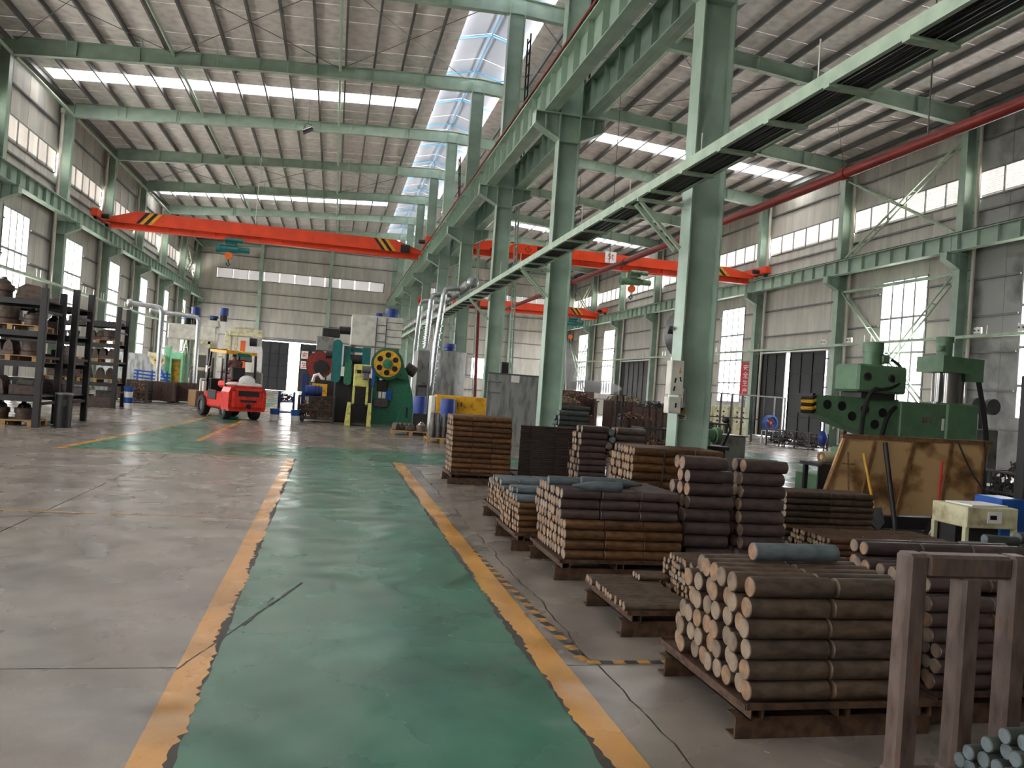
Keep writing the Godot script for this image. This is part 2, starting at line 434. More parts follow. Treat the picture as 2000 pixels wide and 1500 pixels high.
func ribbon(a0: Vector2, a1: Vector2, b0: Vector2, b1: Vector2, y: float, jag_a: float, jag_b: float, sd: float, step := 0.06) -> G:
	# painted strip on the floor between edge a (a0-a1) and edge b (b0-b1), each edge ragged by its own amount
	var g := G.new()
	var k := int((a1 - a0).length() / step)
	var pa := Vector3.ZERO; var pb := Vector3.ZERO
	for i in k + 1:
		var t := float(i) / k
		var a := a0.lerp(a1, t); var b := b0.lerp(b1, t)
		var d := (b - a).normalized()
		var s := t * (a1 - a0).length() + sd
		a += d * jag_a * (wob(s) + 0.6 * sin(s * 63.0) * sin(s * 17.0)); b += d * jag_b * (wob(s + 9.0) + 0.6 * sin(s * 71.0) * sin(s * 13.0))
		var qa := V(a.x, y, a.y); var qb := V(b.x, y, b.y)
		if i > 0: g.quad(pa, qa, qb, pb, Vector3.UP)
		pa = qa; pb = qb
	return g

func build_floor() -> void:
	var fl := Node3D.new(); fl.name = "floor"; add_child(fl)
	tag(fl, "polished grey concrete floor with sawn joints and painted walkway", "floor", "", "structure")
	part("joint_filler", G.new().box(V(5.1, -0.14, -33.3), V(37.2, 0.2, 90.0)), M.joint, fl)
	var xs := [-13.6, -8.0, -2.66, 1.56, 7.2, 12.6, 18.0, 23.8]
	var zs: Array = [ZN + 0.3]
	var z := 8.25
	while z > ZF - 0.2:
		zs.append(z); z -= 6.25
	zs.append(ZF - 0.3)
	for i in xs.size() - 1:
		for j in zs.size() - 1:
			var p := PackedVector2Array()
			var x0: float = xs[i] + 0.006; var x1: float = xs[i + 1] - 0.006
			var z0: float = zs[j] - 0.006; var z1: float = zs[j + 1] + 0.006
			var k := int(absf(z1 - z0) / 0.12) if (i == 2 or i == 3) and z0 < 9.0 and z0 > -16.0 else 1
			for q in k + 1:   # edge at x0 from z0 to z1, then back along x1
				var zz := lerpf(z0, z1, float(q) / k)
				p.append(Vector2(x0 + (wob(zz, 0.03) if i == 3 else 0.0), -zz))
			for q in k + 1:
				var zz := lerpf(z1, z0, float(q) / k)
				p.append(Vector2(x1 + (wob(zz, 0.03) if i == 2 else 0.0), -zz))
			part("slab", G.new().prism(p, 0.12, Transform3D(Basis(Vector3.RIGHT, -PI / 2), V(0, -0.12, 0))), M.concrete, fl)
	# paint
	var flat := func(a: Array, y: float, m: Material, called: String):
		var g := G.new()
		var pl := poly(a)
		var idx := Geometry2D.triangulate_polygon(pl)
		for i in range(0, idx.size(), 3):
			g.tri(V(pl[idx[i]].x, y, pl[idx[i]].y), V(pl[idx[i + 1]].x, y, pl[idx[i + 1]].y), V(pl[idx[i + 2]].x, y, pl[idx[i + 2]].y), Vector3.UP, Vector3.UP, Vector3.UP)
		part(called, g, m, fl)
	flat.call([[-0.40, 11.0], [1.24, 11.0], [1.19, -15.03], [11.9, -15.3], [11.9, 11.0], [13.9, 11.0], [13.9, -75.0], [11.9, -75.0], [11.9, -17.45], [-2.6, -17.58], [-2.45, -75.0], [-3.5, -75.0], [-3.78, -22.7], [-4.38, -14.86], [-0.565, -14.94]], 0.0015, M.green_paint, "walkway_paint")
	part("chipped_edge", ribbon(Vector2(-0.50, 10), Vector2(-0.60, -14.9), Vector2(-0.425, 10), Vector2(-0.545, -14.9), 0.0022, 0.0, 0.012, 3.0), M.chipped_base, fl)
	part("chipped_edge", ribbon(Vector2(1.26, 10), Vector2(1.23, -15.0), Vector2(1.205, 10), Vector2(1.165, -15.0), 0.0022, 0.0, 0.02, 1.0), M.chipped_base, fl)
	part("line_marking", ribbon(Vector2(-0.575, 10), Vector2(-0.72, -14.9), Vector2(-0.435, 10), Vector2(-0.57, -14.9), 0.003, 0.002, 0.03, 6.0, 0.04), M.yellow_paint, fl)
	part("line_marking", ribbon(Vector2(1.375, 10), Vector2(1.38, -15.05), Vector2(1.235, 10), Vector2(1.195, -15.05), 0.003, 0.003, 0.022, 2.0, 0.04), M.yellow_paint, fl)
	part("line_marking", ribbon(Vector2(-4.50, -14.85), Vector2(-3.88, -22.7), Vector2(-4.36, -14.85), Vector2(-3.76, -22.7), 0.003, 0.003, 0.006, 4.0), M.yellow_paint, fl)
	part("line_marking", ribbon(Vector2(-3.88, -22.7), Vector2(-3.6, -60), Vector2(-3.76, -22.7), Vector2(-3.48, -60), 0.003, 0.003, 0.006, 4.0, 0.3), M.yellow_paint, fl)
	part("line_marking", ribbon(Vector2(-2.72, -17.6), Vector2(-2.58, -60), Vector2(-2.58, -17.6), Vector2(-2.45, -60), 0.003, 0.003, 0.006, 5.0, 0.3), M.yellow_paint, fl)
	part("line_marking", ribbon(Vector2(-4.5, -14.86), Vector2(-0.6, -14.97), Vector2(-4.5, -14.8), Vector2(-0.6, -14.91), 0.0025, 0.006, 0.006, 5.0), M.tape_yellow, fl)
	for q in [[-9.6, -6.0], [-5.9, -3.3], [-3.25, -2.2], [-2.1, -1.72], [-1.66, -1.12], [-1.05, -0.74]]:
		part("line_marking", ribbon(Vector2(q[0], -8.64), Vector2(q[1], -8.61), Vector2(q[0], -8.60), Vector2(q[1], -8.575), 0.002, 0.008, 0.008, q[0]), M.tape_yellow, fl)
	part("tyre_mark", ribbon(Vector2(-0.66, -4.22), Vector2(-0.12, -5.98), Vector2(-0.65, -4.215), Vector2(-0.105, -5.98), 0.0036, 0.006, 0.006, 2.0), M.chipped_base, fl)
	part("tyre_mark", ribbon(Vector2(-0.42, -4.95), Vector2(-0.28, -5.6), Vector2(-0.405, -4.95), Vector2(-0.275, -5.6), 0.0034, 0.01, 0.01, 8.0), M.chipped_base, fl)
	# hazard tape along the pallets, each stripe a piece
	for i in 46:
		var t := i / 46.0
		var c := V(lerpf(1.50, 1.30, t), 0.002, lerpf(-4.36, -8.6, t))
		part("tape_stripe", G.new().box(c, V(0.055, 0.0016, 0.094), Basis(Vector3.UP, 0.35)), M.tape_yellow if i % 2 == 0 else M.tape_black, fl)
	for i in 10:
		part("tape_stripe", G.new().box(V(1.55 + i * 0.075, 0.002, -4.29), V(0.074, 0.0016, 0.05), Basis(Vector3.UP, 0.0)), M.tape_yellow if i % 2 == 0 else M.tape_black, fl)
	# outside
	one("outside_ground", G.new().box(V(5, -0.45, -33), V(320, 0.3, 320)), M.outside_ground, "pale yard ground outside the hall windows", "ground", Vector3.ZERO, 0.0, "", "structure")
	one("grass_verge", G.new().box(V(-3, -0.2, -90), V(40, 0.3, 10)), M.grass, "green grass verge seen through the gap of the far sliding door", "grass", Vector3.ZERO, 0.0, "", "stuff")
	one("boundary_wall", G.new().box(V(-3, 1.2, -97), V(60, 3.2, 0.4)), M.outside_stone, "pale stone boundary wall outside the far door", "wall", Vector3.ZERO, 0.0, "", "structure")

func window_unit(n: int, x: float, z0: float, z1: float, y0: float, y1: float, label: String) -> void:
	# steel window in a side wall; z0 > z1
	var w := thing("window_%d" % n, label, "window", V(x, 0, 0), 0.0, "tall steel windows of the side walls", "structure")
	var g := G.new()
	for q in [[z0, y0, z0, y1], [z1, y0, z1, y1]]: g.bar(V(0, q[1], q[0]), V(0, q[3], q[2]), 0.07, 0.07)
	for y in [y0, y1]: g.bar(V(0, y, z0), V(0, y, z1), 0.07, 0.07)
	part("window_frame", g, M.window_frame, w)
	var rows := [y0, y0 + 1.15, y0 + 2.5, y0 + 4.0, y1]
	for i in range(1, 4): part("glazing_bar", G.new().bar(V(0, y0, lerpf(z0, z1, i / 4.0)), V(0, y1, lerpf(z0, z1, i / 4.0)), 0.09, 0.1), M.window_frame, w)
	for i in range(1, 4): part("glazing_bar", G.new().bar(V(0, rows[i], z0), V(0, rows[i], z1), 0.08, 0.09), M.window_frame, w)
	for i in 4:
		for j in 4:
			part("pane", G.new().box(V(0, (rows[j] + rows[j + 1]) / 2, lerpf(z0, z1, (i + 0.5) / 4)), V(0.006, rows[j + 1] - rows[j] - 0.04, absf(z1 - z0) / 4 - 0.045)), M.pane, w)

func louver_unit(x: float, z0: float, z1: float, side: float, label: String) -> void:
	var w := thing("louver_window", label, "louver", V(x, 0, 0), 0.0, "louvered vents under the eaves", "structure")
	var g := G.new()
	for y in [10.0, 11.0]: g.bar(V(0, y, z0), V(0, y, z1), 0.1, 0.06)
	part("louver_frame", g, M.girt, w)
	for i in 7: part("mullion", G.new().bar(V(-side * 0.05, 10.0, lerpf(z0, z1, i / 6.0)), V(-side * 0.05, 11.0, lerpf(z0, z1, i / 6.0)), 0.05, 0.05), M.girt, w)
	var s := G.new()
	for i in 12:
		s.box(V(side * 0.03, 10.08 + i * 0.077, (z0 + z1) / 2), V(0.15 if side < 0 else 0.12, 0.008, absf(z1 - z0)), Basis(Vector3.BACK, side * -0.62))
	part("louver_slats", s, M.louver, w)

func build_walls() -> void:
	var n := 1
	for side in [-1.0, 1.0]:
		var x: float = WL if side < 0 else WR
		var wall := Node3D.new(); wall.name = "wall_left" if side < 0 else "wall_right"; add_child(wall)
		tag(wall, "grey sheet-metal side wall behind the %s" % ("storage racks" if side < 0 else "green radial drill"), "wall", "", "structure")
		for k in range(-2, 10):
			var a := fz(k)
			var bz := fz(k + 1)
			var ws := 1.85 if side < 0 else 2.15
			var we := ws + 2.75
			var door: bool = side > 0 and (k == 4 or k == 7)
			if door: ws = 1.25; we = 7.3
			var blank: bool = side > 0 and k < 2   # unseen near bays of the drill side left windowless to darken that corner
			var cuts: Array = [0.0, ws * 0.5, ws]
			if door: cuts.append_array([we, 7.4])
			else: cuts.append_array([ws + 0.92, ws + 1.84, we, we + (7.4 - we) / 3, we + (7.4 - we) * 2 / 3, 7.4])
			for i in cuts.size() - 1:
				var c0: float = a - cuts[i] - 0.004
				var c1: float = a - cuts[i + 1] + 0.004
				var mid: float = (cuts[i] + cuts[i + 1]) / 2
				var m: Material = M.panel if (i + k) % 2 == 0 else M.panel_b
				if side > 0 and k <= 2: m = M.panel_stained
				var spans: Array = [[0.0, 13.9]] if blank else [[0.0, 10.0], [11.0, 13.9]]
				if mid > ws and mid < we and not blank: spans = [[4.55, 10.0], [11.0, 13.9]] if door else [[0.0, 1.78], [7.42, 10.0], [11.0, 13.9]]
				for s in spans: part("panel", G.new().box(V(x + side * (0.03 + 0.012 * (i % 2)), (s[0] + s[1]) / 2, (c0 + c1) / 2), V(0.06, s[1] - s[0], absf(c0 - c1) + 0.03)), m, wall)
			for y in [1.35, 2.75, 4.15, 5.5, 6.9, 8.25, 9.5, 12.2]:
				var gaps: Array = [[a - 0.1, bz + 0.1]]
				if (y > 1.78 and y < 7.42 and not door and not blank) or (door and y < 4.55): gaps = [[a - 0.1, a - ws + 0.05], [a - we - 0.05, bz + 0.1]]
				for s in gaps:
					if s[0] - s[1] > 0.15: part("girt", G.new().box(V(x - side * 0.06, y, (s[0] + s[1]) / 2), V(0.12, 0.07, s[0] - s[1])), M.girt, wall)
			if not door and not blank:
				window_unit(n, x, a - ws, a - we, 1.78, 7.42, "tall white-lit steel window in the grey wall beside the racks" if side < 0 else "tall white-lit steel window in the wall of the drill aisle")
				n += 1
			if not blank: louver_unit(x, a - 0.3, bz + 0.3, side, "long louvered vent strip high on the wall %s" % ("above the storage racks" if side < 0 else "above the radial drill"))
	# far end wall
	var ew := Node3D.new(); ew.name = "wall_back"; add_child(ew)
	tag(ew, "dark grey end wall with a long strip window and sliding doors", "wall", "", "structure")
	var xs: Array = []
	var x0 := WL
	while x0 < WR - 0.1:
		xs.append(x0); x0 += 1.014
	xs.append(WR)
	for i in xs.size() - 1:
		var c: float = (xs[i] + xs[i + 1]) / 2
		var spans: Array = [[0.0, 10.05], [10.97, 15.1]]
		if c < -11.2 or (c > 4.2 and c < 6.0) or c > 22.4: spans = [[0.0, 15.1]]
		if c > -6.8 and c < -0.6: spans = [[4.6, 10.05], [10.97, 15.1]]
		if c > 12.9 and c < 14.9: spans = [[0.0, 2.5], [4.5, 10.05], [10.97, 15.1]]
		for s in spans: part("panel", G.new().box(V(c, (s[0] + s[1]) / 2, ZF - 0.03 - 0.012 * (i % 2)), V(xs[i + 1] - xs[i] + 0.03, s[1] - s[0], 0.06)), M.panel if i % 3 else M.panel_b, ew)
	for y in [1.35, 2.75, 4.85, 6.3, 7.6, 8.9, 12.2, 13.4]:
		for q in ([[WL, -6.9], [-0.4, WR]] if y < 4.5 else [[WL, WR]]): part("girt", G.new().box(V((q[0] + q[1]) / 2, y, ZF + 0.06), V(q[1] - q[0], 0.08, 0.12)), M.girt, ew)
	for x in [-7.2, -0.9, 10.9, 16.8]: part("wind_post", G.new().box(V(x, 7.3, ZF + 0.2), V(0.3, 14.6, 0.3)), M.steel_green, ew)
	for q in [[-11.1, 4.15], [6.1, 22.3]]:
		var w := thing("window_%d" % n, "long horizontal strip window high on the dark end wall %s" % ("above the sliding door" if q[0] < 0 else "beyond the orange cranes"), "window", V(0, 0, ZF), 0.0, "", "structure"); n += 1
		var g := G.new()
		for y in [10.05, 10.97]: g.bar(V(q[0], y, 0), V(q[1], y, 0), 0.06, 0.06)
		part("window_frame", g, M.girt, w)
		var k := 11
		for i in k + 1: part("mullion", G.new().bar(V(lerpf(q[0], q[1], float(i) / k), 10.05, 0.02), V(lerpf(q[0], q[1], float(i) / k), 10.97, 0.02), 0.06, 0.06), M.girt, w)
		for i in k: part("pane", G.new().box(V(lerpf(q[0], q[1], (i + 0.5) / k), 10.51, 0), V((q[1] - q[0]) / k - 0.07, 0.86, 0.006)), M.dusty_pane, w)
	var w2 := thing("window_%d" % n, "small bright window low in the end wall behind the red pipes", "window", V(13.74, 0, ZF), 0.0, "", "structure"); n += 1
	var g2 := G.new()
	for y in [2.5, 4.5]: g2.bar(V(-1.02, y, 0), V(1.02, y, 0), 0.07, 0.07)
	for xx in [-1.02, 1.02]: g2.bar(V(xx, 2.5, 0), V(xx, 4.5, 0), 0.07, 0.07)
	part("window_frame", g2, M.window_frame, w2)
	for i in 2: part("pane", G.new().box(V(-0.51 + i * 1.02, 3.5, 0), V(1.0, 1.96, 0.006)), M.pane, w2)
	slide_door(1, V(0, 0, ZF + 0.15), 0.0, [[-6.75, -4.25], [-3.17, -0.65]], "dark sliding door standing ajar in the far end wall", 6)
	slide_door(2, V(WR - 0.12, 0, 0), -PI / 2, [[fz(4) - 7.35, fz(4) - 4.65], [fz(4) - 4.2, fz(4) - 1.2]], "dark sliding door ajar with a bright slit beside the red sign", 5)
	slide_door(3, V(WR - 0.12, 0, 0), -PI / 2, [[fz(7) - 7.35, fz(7) - 4.33], [fz(7) - 4.25, fz(7) - 1.2]], "dark sliding door almost shut behind the steaming bins", 5)
	# near end wall, out of the picture
	var nw := Node3D.new(); nw.name = "wall_front"; add_child(nw)
	tag(nw, "grey sheet-metal end wall opposite the far sliding door", "wall", "", "structure")
	part("panel", G.new().box(V(-7.6, 7.5, ZN + 0.05), V(11.2, 15.2, 0.1)), M.panel, nw)
	part("panel", G.new().box(V(14.3, 7.5, ZN + 0.05), V(18.2, 15.2, 0.1)), M.panel, nw)
	part("panel", G.new().box(V(1.6, 9.9, ZN + 0.05), V(7.2, 10.4, 0.1)).box(V(1.6, 2.35, ZN + 0.05), V(7.2, 4.7, 0.1)), M.panel, nw)

func slide_door(n: int, at: Vector3, turn: float, leaves: Array, label: String, cols: int) -> void:
	# leaves in local x; for a turned door local x runs along world z
	var d := thing("door_%d" % n, label, "door", at, turn, "", "structure")
	for l in leaves:
		var lf := part("leaf", G.new().box(V((l[0] + l[1]) / 2, 2.28, 0), V(l[1] - l[0], 4.5, 0.05)), M.door_dark, d)
		for i in 4: part("stile", G.new().box(V(lerpf(l[0], l[1], i / 3.0), 2.28, 0.045), V(0.06, 4.5, 0.04)), M.black, lf)
		for y in [0.06, 1.2, 2.3, 3.4, 4.5]: part("rail", G.new().box(V((l[0] + l[1]) / 2, y, 0.045), V(l[1] - l[0], 0.06, 0.04)), M.black, lf)
	part("track", G.new().box(V((leaves[0][0] + leaves[1][1]) / 2, 4.68, 0.04), V(leaves[1][1] - leaves[0][0] + 1.2, 0.16, 0.14)), M.girt, d)

func build_roof() -> void:
	var c := Node3D.new(); c.name = "ceiling"; add_child(c)
	tag(c, "pale foil-lined gabled roof on dark steel purlins", "ceiling", "", "structure")
	var ea := XL - 0.5
	for left in [true, false]:
		var xa := ea if left else 2 * XM - ea
		var xb := 3.75 if left else 6.45
		for k in range(-2, 10):
			var lit: bool = posmod(k, 3) == 1 and (left or k >= 2)  # unseen near strips of the drill slope left out to dim that corner
			for i in 6:
				var z0 := fz(k) - PITCH / 6 * i - 0.006
				var z1 := fz(k) - PITCH / 6 * (i + 1) + 0.006
				var segs: Array = [[xa, xb]]
				if lit and i == 3: segs = [[xa, xa + (0.6 if left else -0.6)], [(3.1 if left else 7.1), xb]]
				var dy := 0.006 * ((i * 5 + k * 3) % 3)
				for s in segs:
					var x0 := minf(s[0], s[1]); var x1 := maxf(s[0], s[1])
					part("foil_sheet", G.new().prism(poly([[x0, roof_y(x0) + dy], [x1, roof_y(x1) + dy], [x1, roof_y(x1) + 0.08], [x0, roof_y(x0) + 0.08]]), z0 - z1, Transform3D(Basis(), V(0, 0, z1))), M.foil, c)
				if lit and i == 3:
					var x0 := minf(xa + 0.6, 3.1) if left else 7.1
					var x1 := 3.1 if left else xa - 0.6
					part("roof_light", G.new().prism(poly([[x0, roof_y(x0) + 0.05], [x1, roof_y(x1) + 0.05], [x1, roof_y(x1) + 0.06], [x0, roof_y(x0) + 0.06]]), z0 - z1, Transform3D(Basis(), V(0, 0, z1))), M.roof_light, c)
		for i in 15:
			var t := (i + 0.35) / 15.0
			var x := lerpf(xa, xb, t)
			part("purlin", G.new().box(V(x, roof_y(x) - 0.11, (ZN + ZF) / 2), V(0.075, 0.21, ZN - ZF)), M.purlin, c)
		# ties between the rafters
		for x in ([-6.9, -0.6] if left else [10.8, 17.0]):
			for k in range(-2, 10): part("tie_tube", G.new().cyl(V(x, roof_y(x) - 0.42, fz(k) - 0.05), V(x, roof_y(x) - 0.42, fz(k + 1) + 0.05), 0.06, 0.06, 8), M.steel_green_pale, c)
		for k in [-1, 3, 6]:
			for q in ([[-12.4, -6.9], [-6.9, -0.6], [-0.6, 4.6]] if left else [[5.6, 10.8], [10.8, 17.0], [17.0, 22.6]]):
				for s in 2:
					var a := V(q[s], roof_y(q[s]) - 0.36, fz(k) - 0.1)
					var b := V(q[1 - s], roof_y(q[1 - s]) - 0.36, fz(k + 1) + 0.1)
					part("brace_rod", G.new().cyl(a, b, 0.014, 0.014, 6), M.purlin, c)
	# raised ridge light: translucent sheets on blue ribs, open slots along both sides
	var zz := ZN
	while zz > ZF + 0.5:
		var z1 := maxf(zz - 2.46, ZF)
		for q in [[3.45, 14.98, 5.1, 15.4], [5.1, 15.4, 6.75, 14.98]]:
			part("ridge_sheet", G.new().prism(poly([[q[0], q[1]], [q[2], q[3]], [q[2], q[3] + 0.02], [q[0], q[1] + 0.02]]), zz - z1 - 0.02, Transform3D(Basis(), V(0, 0, z1))), M.ridge_sheet, c)
		zz = z1
	for k in range(-3, 10):
		for s in [0.0, 3.7]:
			var z: float = fz(k) - 1.2 - s
			if z < ZF + 0.2 or z > ZN - 0.2: continue
			var g := G.new()
			g.bar(V(3.45, 14.92, z), V(5.1, 15.34, z), 0.05, 0.07); g.bar(V(5.1, 15.34, z), V(6.75, 14.92, z), 0.05, 0.07)
			g.bar(V(3.72, 14.6, z), V(3.72, 14.97, z), 0.05, 0.05); g.bar(V(6.48, 14.6, z), V(6.48, 14.97, z), 0.05, 0.05)
			part("ridge_rib", g, M.blue_frame, c)
	part("ridge_tube", G.new().bar(V(5.1, 15.3, ZN), V(5.1, 15.3, ZF), 0.05, 0.05), M.blue_frame, c)

func h_column(x: float, z: float, top: float) -> G:
	var g := G.new()
	g.box(V(x - 0.25, top / 2, z), V(0.022, top, 0.34)); g.box(V(x + 0.25, top / 2, z), V(0.022, top, 0.34))
	g.box(V(x, top / 2, z), V(0.48, top, 0.016))
	return g

func build_frames() -> void:
	# columns with crane brackets, rafters, runway beams
	for k in range(-2, 11):
		var z := fz(k)
		for q in [[XL, 13.3, "steel column carrying the crane beam along the rack wall"], [XR, 13.3, "steel column carrying the crane beam along the drill-side wall"], [XM, 14.4, "tall steel column in the middle row under the ridge"]]:
			var x: float = q[0]
			var mid: bool = q[0] == XM
			var c := thing("column", "pale green %s" % q[2], "column", V(x + (0.13 if mid and k == 1 else 0.0), 0, z), 0.0, "columns under the ridge" if mid else ("columns of the rack wall" if x < 0 else "columns of the drill-side wall"), "structure")
			part("shaft", h_column(0, 0, q[1]), M.steel_green, c)
			part("base_plate", G.new().box(V(0, 0.02, 0), V(0.7, 0.04, 0.55)), M.steel_green, c)
			for s in ([-1.0, 1.0] if mid else ([1.0] if x < 0 else [-1.0])):
				var g := G.new()
				var y := 8.2 if mid else 7.9
				var p := poly([[0.24, y - 0.62], [0.24, y - 0.03], [0.86, y - 0.03], [0.86, y - 0.3]])
				if s < 0: p = poly([[-0.24, y - 0.62], [-0.24, y - 0.03], [-0.86, y - 0.03], [-0.86, y - 0.3]])
				g.prism(p, 0.02, Transform3D(Basis(), V(0, 0, -0.01)))
				g.box(V(s * 0.55, y - 0.015, 0), V(0.66, 0.03, 0.36))
				g.bar(V(s * 0.25, y - 0.62, 0), V(s * 0.86, y - 0.3, 0), 0.34, 0.02)
				g.box(V(s * 0.86, y - 0.16, 0), V(0.02, 0.3, 0.34)); g.box(V(s * 0.6, y - 0.22, 0), V(0.015, 0.36, 0.3))
				part("bracket", g, M.steel_green, c)
			for y in ([8.2, 7.55] if mid else [7.9, 7.3]): part("stiffener", G.new().box(V(0, y - 0.02, 0), V(0.5, 0.02, 0.33)), M.steel_green, c)
			if not mid:
				var s := 1.0 if x < 0 else -1.0
				var dp := one("downpipe", G.new().cyl(V(0, 0.05, 0), V(0, 12.75, 0), 0.075, 0.075, 10).cbox(V(0, 12.85, 0), V(0.19, 0.26, 0.26), 0.04), M.downpipe, "cream rain downpipe beside a column of the %s wall" % ("rack" if x < 0 else "drill-side"), "pipe", V(x - s * 0.1, 0, z + 0.42), 0.0, "downpipes of the %s wall" % ("rack" if x < 0 else "drill-side"))
				dp.name = "downpipe"
		for left in [true, false]:
			var sg := 1.0 if left else -1.0
			var r := thing("rafter", "pale green tapered roof beam over the %s" % ("forklift aisle" if left else "drill aisle"), "beam", V(0, 0, z), 0.0, "roof beams over the %s" % ("forklift aisle" if left else "drill aisle"), "structure")
			var g := G.new()
			var px := func(t: float) -> float: return lerpf(XL + 0.25, XM, t) if left else 2 * XM - lerpf(XL + 0.25, XM, t)
			var st := [0.0, 0.25, 0.5, 0.75, 1.0]
			var dep := [0.66, 0.56, 0.46, 0.48, 0.56]
			for i in 4:
				var xa: float = px.call(st[i]); var xb: float = px.call(st[i + 1])
				var ta := roof_y(xa) - 0.24; var tb := roof_y(xb) - 0.24
				g.bar(V(xa, ta, 0), V(xb, tb, 0), 0.24, 0.02); g.bar(V(xa, ta - dep[i], 0), V(xb, tb - dep[i + 1], 0), 0.24, 0.02)
				var p := poly([[xa, ta], [xb, tb], [xb, tb - dep[i + 1]], [xa, ta - dep[i]]])
				g.prism(p, 0.012, Transform3D(Basis(), V(0, 0, -0.006)))
			part("beam", g, M.steel_green, r)
			for i in range(1, 8):
				var x: float = px.call(i / 8.0)
				part("stiffener", G.new().box(V(x, roof_y(x) - 0.5, 0), V(0.014, 0.5, 0.22)), M.steel_green, r)
			for i in 6:
				var x: float = px.call((i + 0.7) / 6.6)
				part("knee_stay", G.new().cyl(V(x, roof_y(x) - 0.7, 0), V(x + 0.05, roof_y(x) - 0.1, 0.55), 0.018, 0.018, 5), M.steel_green, r)
	# runway beams, one bay each
	var lines := [[XL + 0.55, 7.9, 0.66, "along the rack wall"], [XM - 0.5, 8.2, 0.84, "on the forklift-aisle face of the middle columns"], [XM + 0.5, 8.2, 0.84, "on the drill-aisle face of the middle columns"], [XR - 0.55, 7.9, 0.66, "along the drill-side wall"]]
	for l in lines:
		var first: Node3D = null
		for k in range(-2, 10):
			if first:
				copy(first, V(l[0], l[1], fz(k)))
				continue
			first = thing("runway_beam", "green crane runway beam with stiffener ribs %s" % l[3], "beam", V(l[0], l[1], fz(k)), 0.0, "crane beams %s" % l[3], "structure")
			var h: float = l[2]
			part("web", G.new().box(V(0, 0.02, -PITCH / 2), V(0.32, 0.03, PITCH - 0.02)).box(V(0, h - 0.02, -PITCH / 2), V(0.36, 0.03, PITCH - 0.02)).box(V(0, h / 2, -PITCH / 2), V(0.015, h, PITCH - 0.02)), M.steel_green, first)
			part("rail", G.new().box(V(0, h + 0.035, -PITCH / 2), V(0.06, 0.09, PITCH)), M.dark_steel, first)
			for i in 8: part("rib", G.new().box(V(0, h / 2, -0.45 - i * 0.928), V(0.28, h - 0.05, 0.012)), M.steel_green, first)
	# eave struts and cross bracing of the side walls
	for side in [-1.0, 1.0]:
		var x: float = XL if side < 0 else XR
		for k in range(-2, 10):
			one("eave_strut", G.new().cyl(V(0, 12.75, -0.2), V(0, 12.75, -PITCH + 0.2), 0.07, 0.07, 8), M.steel_green_pale, "green strut tube under the eaves of the %s wall" % ("rack" if side < 0 else "drill-side"), "strut", V(x - side * 0.3, 0, fz(k)), 0.0, "eave struts of the %s wall" % ("rack" if side < 0 else "drill-side"), "structure")
		for k in ([3, 9] if side > 0 else [9]):
			for q in [[0.8, 7.2, "below the crane beam"], [8.75, 12.4, "above the crane beam"]]:
				for s in 2:
					var br := thing("cross_brace", "latticed green cross brace %s, %s" % [q[2], ("falling away from the far wall" if s == 0 else "rising towards the far wall")], "brace", V(x, 0, 0), 0.0, "cross braces of the side walls", "structure")
					var a := V(0, q[0] if s else q[1], fz(k) - 0.25)
					var b := V(0, q[1] if s else q[0], fz(k + 1) + 0.25)
					var up := (b - a).normalized().cross(Vector3.RIGHT).normalized()
					for w in [-1.0, 1.0]: part("chord", G.new().bar(a + V(w * 0.13, 0, 0) + up * 0.02, b + V(w * 0.13, 0, 0) + up * 0.02, 0.06, 0.06), M.steel_green_pale, br)
					for i in 9:
						var p := a.lerp(b, (i + 0.5) / 9.0)
						part("lacing", G.new().bar(p + V(-0.13, 0, 0), p + V(0.13, 0, 0), 0.035, 0.035), M.steel_green_pale, br)
	for k in [3]:
		one("tie_strut", G.new().cyl(V(0, 7.2, -0.2), V(0, 7.2, -PITCH + 0.2), 0.08, 0.08, 8), M.steel_green_pale, "green horizontal strut tube above the window behind the drill", "strut", V(XR, 0, fz(k)), 0.0, "", "structure")

